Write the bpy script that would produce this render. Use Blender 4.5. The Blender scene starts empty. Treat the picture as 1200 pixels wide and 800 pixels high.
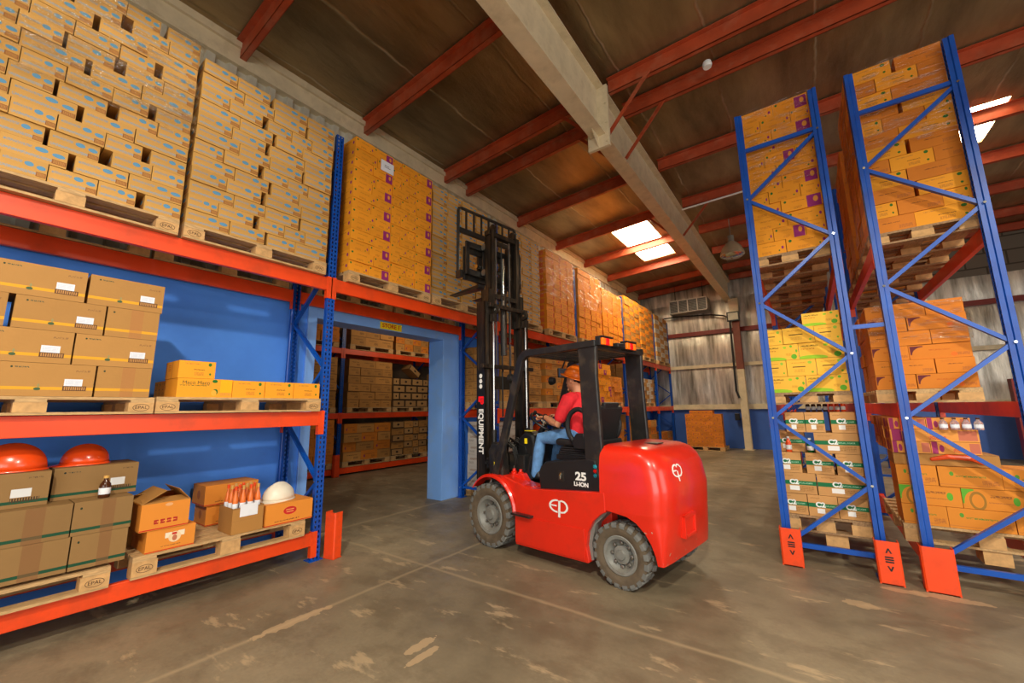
import bpy, bmesh, math, random
from mathutils import Vector, Matrix, Euler, noise as mnoise
random.seed(7)
R = math.radians
SC = bpy.context.scene
COL = SC.collection

# ------------------------------------------------------------------ camera
cam_d = bpy.data.cameras.new('camera'); cam = bpy.data.objects.new('camera', cam_d); COL.objects.link(cam)
cam_d.sensor_width = 36.0; cam_d.lens = 473.5 / 1200 * 36.0
cam_d.clip_start = 0.05; cam_d.clip_end = 100
def _cam():
    yaw, pit, roll = 0.626715, 0.164781, -0.014595
    f = Vector((-math.sin(yaw)*math.cos(pit), math.cos(yaw)*math.cos(pit), math.sin(pit)))
    r = Vector((math.cos(yaw), math.sin(yaw), 0)); u = r.cross(f)
    r2 = math.cos(roll)*r + math.sin(roll)*u; u2 = -math.sin(roll)*r + math.cos(roll)*u
    m = Matrix((r2, u2, -f)).transposed().to_4x4(); m.translation = (0, 0, 1.5)
    cam.matrix_world = m
_cam()
SC.camera = cam

# ------------------------------------------------------------------ light and exposure
SC.view_settings.view_transform = 'Standard'; SC.view_settings.look = 'None'
SC.view_settings.gamma = 1.0; SC.view_settings.use_curve_mapping = False
SC.view_settings.exposure = 0.26
w = bpy.data.worlds.new('world'); SC.world = w; w.use_nodes = True
w.node_tree.nodes['Background'].inputs[0].default_value = (0.9, 0.95, 1.0, 1)
w.node_tree.nodes['Background'].inputs[1].default_value = 1.0
def area_light(name, loc, target, sx, sy, power, col):
    d = bpy.data.lights.new(name, 'AREA'); d.shape = 'RECTANGLE'; d.size = sx; d.size_y = sy; d.energy = power; d.color = col
    o = bpy.data.objects.new(name, d); COL.objects.link(o); o.location = loc
    o.rotation_euler = (Vector(target) - Vector(loc)).to_track_quat('-Z', 'Y').to_euler()
    return o
area_light('added_rear_light', (3.0, -5.2, 2.3), (-1.2, 6.0, 2.0), 6.5, 3.6, 230, (1.0, 0.95, 0.88))  # added area light behind the camera; no loading door is known there
area_light('added_side_light', (8.6, 3.0, 2.6), (-4.0, 5.0, 2.6), 5.0, 4.0, 110, (1.0, 0.93, 0.82))  # added area light at the right wall, stands for no known door
def spot_light(name, loc, power, col, rad=.16):
    d = bpy.data.lights.new(name, 'SPOT'); d.energy = power; d.color = col; d.shadow_soft_size = rad; d.spot_size = R(158) if 'R' in globals() else 2.75; d.spot_blend = .35
    o = bpy.data.objects.new(name, d); COL.objects.link(o); o.location = loc; return o
def point_light(name, loc, power, col, rad=.12):
    d = bpy.data.lights.new(name, 'POINT'); d.energy = power; d.color = col; d.shadow_soft_size = rad
    o = bpy.data.objects.new(name, d); COL.objects.link(o); o.location = loc; return o

# ------------------------------------------------------------------ helpers
def lin(c):
    out = []
    for v in c:
        v = v / 255.0
        out.append(v / 12.92 if v <= .04045 else ((v + .055) / 1.055) ** 2.4)
    return (*out, 1.0)

class NT:
    def __init__(s, mat): s.t = mat.node_tree; s.n = s.t.nodes; s.l = s.t.links
    def new(s, ty, **kw):
        n = s.n.new(ty)
        for k, v in kw.items(): setattr(n, k, v)
        return n
    def link(s, a, b): s.l.new(a, b)
    def math(s, op, a, b=None, c=None):
        n = s.n.new('ShaderNodeMath'); n.operation = op
        for i, v in enumerate((a, b, c)):
            if v is None: continue
            if isinstance(v, (int, float)): n.inputs[i].default_value = v
            else: s.l.new(v, n.inputs[i])
        return n.outputs[0]
    def vmath(s, op, a, b=None):
        n = s.n.new('ShaderNodeVectorMath'); n.operation = op
        for i, v in enumerate((a, b)):
            if v is None: continue
            if isinstance(v, (tuple, list)): n.inputs[i].default_value = v
            else: s.l.new(v, n.inputs[i])
        return n
    def mix(s, fac, a, b):
        n = s.n.new('ShaderNodeMix'); n.data_type = 'RGBA'
        for v, i in ((fac, 0), (a, 6), (b, 7)):
            if isinstance(v, (int, float)): n.inputs[i].default_value = v
            elif isinstance(v, (tuple, list)): n.inputs[i].default_value = v
            else: s.l.new(v, n.inputs[i])
        return n.outputs[2]
    def noise(s, vec, scale, detail=3, rough=.55):
        n = s.n.new('ShaderNodeTexNoise'); n.inputs['Scale'].default_value = scale
        n.inputs['Detail'].default_value = detail; n.inputs['Roughness'].default_value = rough
        if vec is not None: s.l.new(vec, n.inputs['Vector'])
        return n.outputs['Fac']
    def ramp(s, fac, p0, p1, c0=(0, 0, 0, 1), c1=(1, 1, 1, 1)):
        n = s.n.new('ShaderNodeValToRGB'); e = n.color_ramp.elements
        e[0].position = p0; e[1].position = p1; e[0].color = c0; e[1].color = c1
        s.l.new(fac, n.inputs[0]); return n.outputs[0]
    def bump(s, h, strength, dist, out):
        n = s.n.new('ShaderNodeBump'); n.inputs['Strength'].default_value = strength; n.inputs['Distance'].default_value = dist
        s.l.new(h, n.inputs['Height']); s.l.new(n.outputs[0], out)

def new_mat(name):
    m = bpy.data.materials.new(name); m.use_nodes = True
    return m, NT(m), m.node_tree.nodes['Principled BSDF']

def mat(name, rgb, rough=.5, metal=0.0, var=.08, vscale=6, bump=0.0, bscale=40, emit=None, estr=0, spec=.5, coat=0, stretch=None, dirt=None, dirtamt=.0, dirtscale=2.5):
    m, t, b = new_mat(name)
    c = lin(rgb); tc = t.new('ShaderNodeTexCoord'); vec = tc.outputs['Object']
    if stretch:
        vec = t.vmath('MULTIPLY', vec, stretch).outputs[0]
    f = t.noise(vec, vscale, 4)
    dark = tuple(x * (1 - var * 2) for x in c[:3]) + (1,); lite = tuple(min(1, x * (1 + var * 1.5)) for x in c[:3]) + (1,)
    col = t.ramp(f, .3, .7, dark, lite)
    if dirt:
        f2 = t.noise(vec, dirtscale, 6, .65)
        k = t.ramp(f2, .5, .68)
        col = t.mix(t.math('MULTIPLY', k, dirtamt), col, lin(dirt))
    t.link(col, b.inputs['Base Color'])
    b.inputs['Roughness'].default_value = rough; b.inputs['Metallic'].default_value = metal
    b.inputs['Specular IOR Level'].default_value = spec
    if coat: b.inputs['Coat Weight'].default_value = coat; b.inputs['Coat Roughness'].default_value = .12
    if bump: t.bump(t.noise(vec, bscale, 4), bump, .01, b.inputs['Normal'])
    if emit:
        b.inputs['Emission Color'].default_value = lin(emit); b.inputs['Emission Strength'].default_value = estr
    return m

def print_mat(name, rgb, marks, var=.06, rough=.7, tape=None):
    """carton board with printed marks; uv: front 0..1, end 1..2, top 2..3"""
    m, t, b = new_mat(name)
    c = lin(rgb); uvn = t.new('ShaderNodeTexCoord'); uv = uvn.outputs['UV']
    oi = t.new('ShaderNodeObjectInfo')
    n0 = t.noise(uvn.outputs['Object'], 9, 3)
    lv = t.math('ADD', t.math('MULTIPLY', oi.outputs['Random'], .55), t.math('MULTIPLY', n0, .45))
    col = t.ramp(lv, .1, .9, tuple(x * (1 - var * 2) for x in c[:3]) + (1,), tuple(min(1, x * (1 + var * 1.6)) for x in c[:3]) + (1,))
    flat = t.vmath('MULTIPLY', uv, (1, 1, 0)).outputs[0]
    for mk in marks:
        shape, cu, cv, hw, hh, mc = mk[:6]; pat = mk[6] if len(mk) > 6 else None
        d = t.vmath('SUBTRACT', flat, (cu, cv, 0)).outputs[0]
        d = t.vmath('MULTIPLY', d, (1 / hw, 1 / hh, 0)).outputs[0]
        if shape == 'e':
            mask = t.math('LESS_THAN', t.vmath('LENGTH', d).outputs['Value'], 1.0)
        elif shape == 'f':      # ring
            L = t.vmath('LENGTH', d).outputs['Value']
            mask = t.math('MULTIPLY', t.math('LESS_THAN', L, 1.0), t.math('GREATER_THAN', L, .72))
        elif shape == 'c':      # curved triangle: inside the box but outside a circle at its lower right
            a = t.vmath('ABSOLUTE', d).outputs[0]; s = t.new('ShaderNodeSeparateXYZ'); t.link(a, s.inputs[0])
            mask = t.math('LESS_THAN', t.math('MAXIMUM', s.outputs[0], s.outputs[1]), 1.0)
            q = t.vmath('SUBTRACT', d, (1, -1, 0)).outputs[0]
            mask = t.math('MULTIPLY', mask, t.math('GREATER_THAN', t.vmath('LENGTH', q).outputs['Value'], 1.75))
        else:
            a = t.vmath('ABSOLUTE', d).outputs[0]; s = t.new('ShaderNodeSeparateXYZ'); t.link(a, s.inputs[0])
            mask = t.math('LESS_THAN', t.math('MAXIMUM', s.outputs[0], s.outputs[1]), 1.0)
        if pat == 'text':
            v = t.vmath('MULTIPLY', flat, (90, 14, 0)).outputs[0]
            nz = t.noise(v, 1.0, 1); mask = t.math('MULTIPLY', mask, t.math('GREATER_THAN', nz, .49))
        elif pat == 'lines':
            s2 = t.new('ShaderNodeSeparateXYZ'); t.link(flat, s2.inputs[0])
            fr = t.math('FRACT', t.math('MULTIPLY', s2.outputs[1], 1 / max(hh, .01) * 2.0))
            v = t.vmath('MULTIPLY', flat, (60, 4, 0)).outputs[0]
            mask = t.math('MULTIPLY', mask, t.math('MULTIPLY', t.math('GREATER_THAN', fr, .45), t.math('GREATER_THAN', t.noise(v, 1, 1), .42)))
        elif pat == 'bars':
            s2 = t.new('ShaderNodeSeparateXYZ'); t.link(flat, s2.inputs[0])
            fr = t.math('FRACT', t.math('MULTIPLY', s2.outputs[0], 42.0))
            mask = t.math('MULTIPLY', mask, t.math('GREATER_THAN', fr, .4))
        elif pat == 'soft':
            mask = t.math('MULTIPLY', mask, .55)
        col = t.mix(mask, col, lin(mc))
    t.link(col, b.inputs['Base Color']); b.inputs['Roughness'].default_value = rough
    b.inputs['Specular IOR Level'].default_value = .3
    t.bump(t.noise(uvn.outputs['Object'], 30, 2), .12, .01, b.inputs['Normal'])
    return m

class MB:
    def __init__(s): s.v = []; s.f = []; s.m = []; s.mi = 0
    def add(s, vs, fs):
        o = len(s.v); s.v += [tuple(v) for v in vs]; s.f += [tuple(i + o for i in f) for f in fs]; s.m += [s.mi] * len(fs)
        return s
    def box(s, x0, x1, y0, y1, z0, z1, M=None):
        vs = [Vector(p) for p in ((x0,y0,z0),(x1,y0,z0),(x1,y1,z0),(x0,y1,z0),(x0,y0,z1),(x1,y0,z1),(x1,y1,z1),(x0,y1,z1))]
        if M is not None: vs = [M @ v for v in vs]
        return s.add(vs, [(0,3,2,1),(4,5,6,7),(0,1,5,4),(1,2,6,5),(2,3,7,6),(3,0,4,7)])
    def bar(s, p, q, w, h, up=(0, 0, 1)):
        p = Vector(p); q = Vector(q); d = (q - p).normalized(); up = Vector(up)
        if abs(d.dot(up)) > .98: up = Vector((1, 0, 0))
        a = d.cross(up).normalized() * (w / 2); b = a.cross(d).normalized() * (h / 2)
        vs = [p-a-b, p+a-b, p+a+b, p-a+b, q-a-b, q+a-b, q+a+b, q-a+b]
        return s.add(vs, [(0,1,2,3)[::-1],(4,5,6,7),(0,1,5,4),(1,2,6,5),(2,3,7,6),(3,0,4,7)])
    def prism(s, poly, a, b, axes='xz'):
        """poly of 2d points extruded from a to b along the remaining axis"""
        n = len(poly)
        def P(u, v, w):
            return {'xz': (u, w, v), 'xy': (u, v, w), 'yz': (w, u, v)}[axes]
        vs = [P(u, v, a) for u, v in poly] + [P(u, v, b) for u, v in poly]
        fs = [tuple(range(n)), tuple(range(2*n-1, n-1, -1))] + [(i, i+n, (i+1) % n + n, (i+1) % n) for i in range(n)]
        return s.add(vs, fs)
    def tube(s, pts, rad, seg=10, round_ends=False):
        pts = [Vector(p) for p in pts]; n = len(pts)
        if not isinstance(rad, (list, tuple)): rad = [rad] * n
        rings = []; ups = None
        items = []
        for i in range(n):
            d = (pts[min(i+1, n-1)] - pts[max(i-1, 0)])
            d = d.normalized() if d.length > 1e-9 else Vector((0, 0, 1))
            if ups is None:
                a = Vector((0, 0, 1)) if abs(d.z) < .9 else Vector((1, 0, 0))
                u = d.cross(a).normalized()
            else:
                u = (ups - d * ups.dot(d)).normalized()
            ups = u; v = d.cross(u)
            items.append((pts[i], rad[i], u, v, d))
        ex = []
        if round_ends:
            p, r, u, v, d = items[0]
            sc = lambda q, f: (q[0]*f, q[1]*f) if isinstance(q, (tuple, list)) else q*f
            mn = lambda q: min(q) if isinstance(q, (tuple, list)) else q
            for k in (80, 55, 28): ex.append((p - d * mn(r) * math.sin(R(k)), sc(r, math.cos(R(k))), u, v, d))
            ex += items
            p, r, u, v, d = items[-1]
            for k in (28, 55, 80): ex.append((p + d * mn(r) * math.sin(R(k)), sc(r, math.cos(R(k))), u, v, d))
        else: ex = items
        vs = []
        for p, r, u, v, d in ex:
            rr = r if isinstance(r, (tuple, list)) else (r, r)
            for k in range(seg):
                a = 2 * math.pi * k / seg
                vs.append(p + u * (rr[0] * math.cos(a)) + v * (rr[1] * math.sin(a)))
        m = len(ex); fs = []
        for i in range(m - 1):
            for k in range(seg):
                a = i*seg+k; b = i*seg+(k+1) % seg
                fs.append((a, b, b+seg, a+seg))
        fs.append(tuple(range(seg))[::-1]); fs.append(tuple((m-1)*seg+k for k in range(seg)))
        return s.add(vs, fs)
    def lathe(s, prof, seg=32, M=None, closed=False):
        """prof: (r, h) around local z"""
        vs = []
        for r, h in prof:
            for k in range(seg):
                a = 2*math.pi*k/seg; v = Vector((r*math.cos(a), r*math.sin(a), h))
                vs.append(M @ v if M is not None else v)
        fs = []; n = len(prof)
        for i in range(n if closed else n - 1):
            j = (i + 1) % n
            for k in range(seg):
                fs.append((i*seg+k, i*seg+(k+1) % seg, j*seg+(k+1) % seg, j*seg+k))
        if not closed:
            if prof[0][0] > 1e-6: fs.append(tuple(range(seg))[::-1])
            if prof[-1][0] > 1e-6: fs.append(tuple((n-1)*seg+k for k in range(seg)))
        return s.add(vs, fs)
    def build(s, name, mats, parent=None, smooth=False, bevel=0, loc=None, angle=35):
        me = bpy.data.meshes.new(name); me.from_pydata(s.v, [], s.f)
        if not isinstance(mats, (list, tuple)): mats = [mats]
        for m in mats: me.materials.append(m)
        if len(mats) > 1:
            for p, i in zip(me.polygons, s.m): p.material_index = i
        bm = bmesh.new(); bm.from_mesh(me); bmesh.ops.remove_doubles(bm, verts=bm.verts, dist=1e-5); bmesh.ops.recalc_face_normals(bm, faces=bm.faces)
        if smooth:
            for f in bm.faces: f.smooth = True
            for e in bm.edges:
                if len(e.link_faces) == 2 and e.calc_face_angle(0) > R(angle): e.smooth = False
        bm.to_mesh(me); bm.free()
        o = bpy.data.objects.new(name, me); COL.objects.link(o)
        if bevel:
            md = o.modifiers.new('bevel', 'BEVEL'); md.width = bevel; md.segments = 2; md.limit_method = 'ANGLE'; md.angle_limit = R(40)
        if parent is not None: o.parent = parent
        if loc is not None: o.location = loc
        return o

def empty(name, loc=(0, 0, 0), rz=0):
    o = bpy.data.objects.new(name, None); COL.objects.link(o); o.location = loc; o.rotation_euler = (0, 0, rz); o.empty_display_size = .1
    return o
def tag(o, label=None, cat=None, group=None, kind=None):
    if label:
        n = len(label.split())
        if not 4 <= n <= 16: print('LABELLEN', n, label)
        o['label'] = label
    if cat: o['category'] = cat
    if group: o['group'] = group
    if kind: o['kind'] = kind
    return o
def struct(o): o['kind'] = 'structure'; return o
def kids(o): return [c for c in bpy.data.objects if c.parent == o]
def copy_tree(o, parent=None, known=None):
    c = o.copy(); COL.objects.link(c); c.parent = parent
    for ch in CH.get(o.name, []): copy_tree(ch, c)
    return c
CH = {}
def remember(o):
    for x in COL.objects:
        if x.parent is not None: CH.setdefault(x.parent.name, [])
    for x in list(COL.objects):
        if x.parent is not None and x not in CH[x.parent.name]: CH[x.parent.name].append(x)
def text(name, body, size, m, parent=None, loc=(0,0,0), rot=(0,0,0), ext=.001, bold=0.0, sx=1, align='CENTER'):
    c = bpy.data.curves.new(name, 'FONT'); c.body = body; c.size = size; c.extrude = ext; c.offset = bold
    c.align_x = align; c.align_y = 'CENTER'
    c.materials.append(m)
    key = (body, size, m.name, ext, bold, align)
    if key not in _tm:
        tmp = bpy.data.objects.new('tmp_text', c); COL.objects.link(tmp)
        bpy.context.view_layer.update()
        _tm[key] = bpy.data.meshes.new_from_object(tmp.evaluated_get(bpy.context.evaluated_depsgraph_get()))
        if not _tm[key].materials: _tm[key].materials.append(m)
        bpy.data.objects.remove(tmp)
    o = bpy.data.objects.new(name, _tm[key]); COL.objects.link(o); o.location = loc; o.rotation_euler = rot; o.scale = (sx, 1, 1)
    if parent is not None: o.parent = parent
    return o
_tm = {}
ORD = ['bottom', 'second', 'third', 'fourth', 'fifth', 'sixth', 'seventh', 'eighth', 'ninth', 'tenth', 'eleventh', 'twelfth', 'thirteenth', 'fourteenth']
PLC = ['first', 'second', 'third', 'fourth', 'fifth', 'sixth', 'seventh', 'eighth']
RX_POS = (R(90), 0, R(90))      # text facing +x
RY_NEG = (R(90), 0, 0)          # text facing -y

# ------------------------------------------------------------------ materials
M = {}
M['post'] = None
def post_material():
    m, t, b = new_mat('rack_post_blue')
    tc = t.new('ShaderNodeTexCoord'); s = t.new('ShaderNodeSeparateXYZ'); t.link(tc.outputs['Object'], s.inputs[0])
    geo = t.new('ShaderNodeNewGeometry'); ns = t.new('ShaderNodeSeparateXYZ'); t.link(geo.outputs['Normal'], ns.inputs[0])
    z = t.math('ABSOLUTE', t.math('SUBTRACT', t.math('FRACT', t.math('MULTIPLY', s.outputs[2], 1/.05)), .5))
    zm = t.math('LESS_THAN', z, .27)
    y = t.math('ABSOLUTE', t.math('SUBTRACT', t.math('ABSOLUTE', s.outputs[1]), .020))
    ym = t.math('LESS_THAN', y, .008)
    nm = t.math('GREATER_THAN', t.math('ABSOLUTE', ns.outputs[0]), .8)
    hole = t.math('MULTIPLY', t.math('MULTIPLY', zm, ym), nm)
    n = t.noise(tc.outputs['Object'], 5, 4)
    t.link(t.ramp(n, .3, .7, lin((0, 60, 150)), lin((2, 82, 180))), b.inputs['Base Color'])
    b.inputs['Roughness'].default_value = .38
    t.link(t.math('SUBTRACT', 1.0, hole), b.inputs['Alpha'])
    return m
M['post'] = post_material()
M['brace'] = mat('rack_brace_blue', (2, 78, 176), .32, vscale=4)
M['beam'] = mat('rack_beam_orange', (238, 72, 16), .38, var=.05, vscale=3, dirt=(150, 60, 30), dirtamt=.35)
M['guard'] = mat('guard_orange', (244, 74, 16), .5, var=.05, dirt=(120, 50, 30), dirtamt=.4, dirtscale=6)
M['wood'] = mat('pallet_wood', (196, 158, 108), .75, var=.14, vscale=14, stretch=(6, 1, 6), bump=.3, bscale=30)
M['wood2'] = mat('pallet_wood_grey', (165, 130, 92), .8, var=.16, vscale=12, stretch=(6, 1, 6), bump=.3, bscale=30)
M['block'] = mat('pallet_block_wood', (206, 160, 104), .8, var=.1, vscale=20)
M['ink'] = mat('stamp_ink', (70, 40, 25), .8)
M['bluewall'] = mat('painted_blue_wall', (78, 146, 250), .7, var=.045, vscale=1.5, dirt=(60, 118, 222), dirtamt=.35, dirtscale=1.2)
M['bluetrim'] = mat('painted_blue_frame', (128, 178, 250), .35, var=.03, vscale=2, dirt=(150, 170, 200), dirtamt=.35, dirtscale=3)
M['darkblue'] = mat('painted_deep_blue', (58, 98, 180), .45, var=.06, vscale=1.2)
M['corr'] = mat('corrugated_sheet', (196, 190, 172), .5, metal=.1, var=.05, vscale=2)
M['beige'] = mat('beige_steel', (216, 200, 166), .55, var=.05, vscale=5, bump=.15, bscale=90, dirt=(186, 168, 134), dirtamt=.5, dirtscale=6)
M['redox'] = mat('red_oxide_steel', (172, 70, 36), .5, var=.10, vscale=5, dirt=(190, 150, 118), dirtamt=.22, dirtscale=3.2)
M['darkred'] = mat('dark_red_steel', (130, 36, 22), .5)
M['black'] = mat('black_plastic', (26, 26, 27), .42, var=.1)
M['blackmetal'] = mat('black_painted_steel', (34, 33, 32), .34, var=.12, vscale=8, dirt=(95, 80, 62), dirtamt=.35, dirtscale=7)
M['mast'] = mat('greased_mast_steel', (48, 42, 36), .3, metal=.4, var=.2, vscale=7, stretch=(4, 4, .5), dirt=(112, 88, 62), dirtamt=.5, dirtscale=5)
M['chrome'] = mat('chrome_rod', (205, 205, 200), .12, metal=1.0, var=.02)
M['steel'] = mat('bare_steel', (150, 146, 138), .35, metal=.8)
M['grey'] = mat('grey_rim_paint', (128, 128, 122), .45, var=.08, dirt=(96, 84, 66), dirtamt=.5, dirtscale=9)
M['red'] = mat('truck_red_paint', (226, 40, 18), .3, var=.035, vscale=3, coat=.5, dirt=(186, 50, 30), dirtamt=.3, dirtscale=5)
M['redscuff'] = mat('scuffed_primer', (205, 150, 130), .7, var=.2, vscale=20)
M['tyre'] = mat('dusty_tyre_side', (98, 84, 66), .85, var=.14, vscale=12, bump=.3)
M['tread'] = mat('tyre_tread_grey', (112, 112, 108), .8, var=.1, vscale=8)
M['white'] = mat('white_paint', (238, 238, 234), .5, var=.02)
M['paper'] = mat('white_paper', (232, 234, 240), .7, var=.03)
M['vinyl'] = mat('black_vinyl', (30, 30, 31), .5, bump=.25, bscale=60)
M['orangehat'] = mat('orange_hard_hat', (250, 118, 24), .35, var=.03)
M['redhat'] = mat('red_orange_helmet', (240, 78, 22), .25, var=.03, coat=.4)
M['whitehat'] = mat('cream_white_helmet', (236, 226, 205), .35, var=.03)
M['skin'] = mat('skin', (196, 132, 96), .55, var=.05, vscale=20)
M['shirt'] = mat('red_cotton', (226, 34, 44), .8, var=.08, vscale=10, bump=.4, bscale=14)
M['jeans'] = mat('blue_denim', (98, 146, 200), .85, var=.16, vscale=12, bump=.4, bscale=16)
M['amber'] = mat('amber_lens', (255, 120, 20), .2, emit=(255, 110, 20), estr=.25)
M['redlens'] = mat('red_lens', (230, 20, 20), .2, emit=(230, 20, 15), estr=.3)
M['yellow'] = mat('yellow_sticker', (255, 225, 20), .5, var=.02)
M['cyan'] = mat('cyan_sticker', (40, 190, 215), .4, var=.02)
M['rubber'] = mat('black_rubber_hose', (22, 22, 22), .5)
M['glass'] = None
def foil_material(name, c0, c1, rough, metal, sc, seams=0):
    m, t, b = new_mat(name)
    tc = t.new('ShaderNodeTexCoord')
    v = t.vmath('MULTIPLY', tc.outputs['Object'], sc).outputs[0]
    n = t.noise(v, 1.0, 6, .6)
    col = t.ramp(n, .3, .7, lin(c0), lin(c1))
    n2 = t.noise(v, 4.0, 5, .65); h = n2
    if seams:
        s = t.new('ShaderNodeSeparateXYZ'); t.link(tc.outputs['Object'], s.inputs[0])
        wob = t.math('MULTIPLY', t.math('SUBTRACT', t.noise(tc.outputs['Object'], 1.3, 3), .5), .16)
        f = t.math('ABSOLUTE', t.math('SUBTRACT', t.math('FRACT', t.math('MULTIPLY', t.math('ADD', s.outputs[0], wob), 1/seams)), .5))
        k = t.ramp(f, 0.0, .02, (1, 1, 1, 1), (0, 0, 0, 1))
        gap = t.ramp(t.noise(tc.outputs['Object'], 1.1, 4), .45, .6)
        col = t.mix(t.math('MULTIPLY', t.math('MULTIPLY', k, gap), .6), col, lin((222, 208, 180)))
        h = t.math('ADD', n2, t.math('MULTIPLY', k, .5))
    t.link(col, b.inputs['Base Color'])
    b.inputs['Metallic'].default_value = metal; b.inputs['Roughness'].default_value = rough
    t.bump(h, .5, .03, b.inputs['Normal'])
    return m
M['foil'] = foil_material('roof_insulation_foil', (112, 94, 66), (176, 152, 112), .34, .65, (2.0, .5, 1), 1.15)
M['foilwall'] = foil_material('wall_insulation_foil', (122, 116, 104), (238, 232, 220), .3, .6, (6, 6, .6))
def film_material():
    m, t, b = new_mat('clear_stretch_film')
    n = t.n; out = [x for x in n if x.type == 'OUTPUT_MATERIAL'][0]; n.remove(b)
    tr = t.new('ShaderNodeBsdfTransparent'); tr.inputs[0].default_value = (.98, .97, .94, 1)
    gl = t.new('ShaderNodeBsdfGlossy'); gl.inputs['Roughness'].default_value = .09; gl.inputs[0].default_value = (1, .97, .9, 1)
    tc = t.new('ShaderNodeTexCoord'); v = t.vmath('MULTIPLY', tc.outputs['Object'], (2.2, 2.2, 13)).outputs[0]
    bp = t.new('ShaderNodeBump'); bp.inputs['Strength'].default_value = 1.0; bp.inputs['Distance'].default_value = .05
    t.link(t.noise(v, 2.4, 5, .7), bp.inputs['Height']); t.link(bp.outputs[0], gl.inputs['Normal'])
    k = t.ramp(t.noise(v, 1.7, 5, .7), .50, .60, (.012, .012, .012, 1), (.34, .34, .34, 1))
    mx = t.new('ShaderNodeMixShader'); t.link(k, mx.inputs[0]); t.link(tr.outputs[0], mx.inputs[1]); t.link(gl.outputs[0], mx.inputs[2])
    t.link(mx.outputs[0], out.inputs[0]); return m
M['film'] = film_material()
def bottle_material():
    m, t, b = new_mat('clear_bottle_plastic'); b.inputs['Base Color'].default_value = (.85, .75, .8, 1); b.inputs['Roughness'].default_value = .08
    b.inputs['Transmission Weight'].default_value = .8; return m
M['bottle'] = bottle_material()

def floor_material():
    m, t, b = new_mat('worn_concrete')
    tc = t.new('ShaderNodeTexCoord'); P = tc.outputs['Object']
    n1 = t.noise(P, .55, 8, .62); n2 = t.noise(P, 4.5, 8, .7); n3 = t.noise(P, 38, 3)
    c = t.ramp(n1, .32, .68, lin((92, 82, 64)), lin((156, 140, 112)))
    c = t.mix(t.math('MULTIPLY', t.ramp(n2, .38, .62), .45), c, lin((136, 122, 98)))
    n4 = t.noise(t.vmath('MULTIPLY', P, (1.0, 1.4, 1)).outputs[0], 2.0, 7, .7)
    c = t.mix(t.math('MULTIPLY', t.ramp(n4, .48, .6), .5), c, lin((100, 86, 66)))
    c = t.mix(t.math('MULTIPLY', t.ramp(n3, .4, .6), .18), c, lin((112, 98, 78)))
    st = t.noise(t.vmath('MULTIPLY', P, (1.2, 3.4, 1)).outputs[0], 1.5, 5, .65)
    c = t.mix(t.math('MULTIPLY', t.ramp(st, .60, .66), .55), c, lin((190, 165, 128)))   # pale scuffs
    s = t.new('ShaderNodeSeparateXYZ'); t.link(P, s.inputs[0])
    wob = t.math('MULTIPLY', t.math('SUBTRACT', t.noise(P, 2.5, 4), .5), .05)
    for ax, v, w_ in ((0, -3.2, .03), (1, 2.93, .03), (0, -5.1, .05), (1, 8.9, .03), (0, 2.6, .02), (1, -3.0, .03), (1, 14.0, .03)):
        d = t.math('ABSOLUTE', t.math('ADD', t.math('SUBTRACT', s.outputs[ax], v), wob))
        k = t.ramp(d, 0.0, w_, (1, 1, 1, 1), (0, 0, 0, 1))
        c = t.mix(t.math('MULTIPLY', k, .5), c, lin((184, 162, 126)))
    # worn patches that sit by the joints and rack feet
    for px, py, rx, ry in ((-3.2, 1.68, .05, .28), (-2.2, 1.98, .04, .12), (.15, 4.25, .10, .07), (-2.1, 1.92, .03, .14), (.7, 4.75, .22, .06), (.45, 4.72, .14, .05)):
        q = t.vmath('MULTIPLY', t.vmath('SUBTRACT', P, (px, py, 0)).outputs[0], (1/rx, 1/ry, 0)).outputs[0]
        L = t.math('ADD', t.vmath('LENGTH', q).outputs['Value'], t.math('MULTIPLY', t.math('SUBTRACT', t.noise(P, 14, 3), .5), 1.6))
        c = t.mix(t.math('MULTIPLY', t.math('LESS_THAN', L, 1.0), .6), c, lin((196, 166, 126)))
    t.link(c, b.inputs['Base Color'])
    t.link(t.ramp(n2, .3, .7, (.38, .38, .38, 1), (.62, .62, .62, 1)), b.inputs['Roughness'])
    b.inputs['Specular IOR Level'].default_value = .4
    t.bump(n2, .12, .01, b.inputs['Normal'])
    return m
M['floor'] = floor_material()
M['louvre'] = mat('louvre_white', (215, 212, 202), .5)
M['lampglass'] = mat('lamp_lens', (255, 246, 230), .3, emit=(255, 244, 222), estr=2)
M['sky'] = None
def sky_panel():
    m, t, b = new_mat('translucent_roof_panel')
    b.inputs['Base Color'].default_value = (.9, .85, .7, 1)
    tc = t.new('ShaderNodeTexCoord'); n = t.noise(tc.outputs['Object'], 2.0, 4)
    t.link(t.ramp(n, .3, .7, lin((255, 226, 170)), lin((255, 248, 226))), b.inputs['Emission Color'])
    b.inputs['Emission Strength'].default_value = 26.0
    return m
M['sky'] = sky_panel()

# ================================================================== THE BUILDING
WX = -5.17           # face of the blue wall
BY = 16.6            # back wall
def zr(x): return 6.06 + ((x + 2.0) * .055 if x < -2.0 else 0.0)   # underside of the purlins
struct(MB().box(-10.6, 9.2, -6.2, BY + .3, -.2, 0).build('floor', M['floor']))
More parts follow.
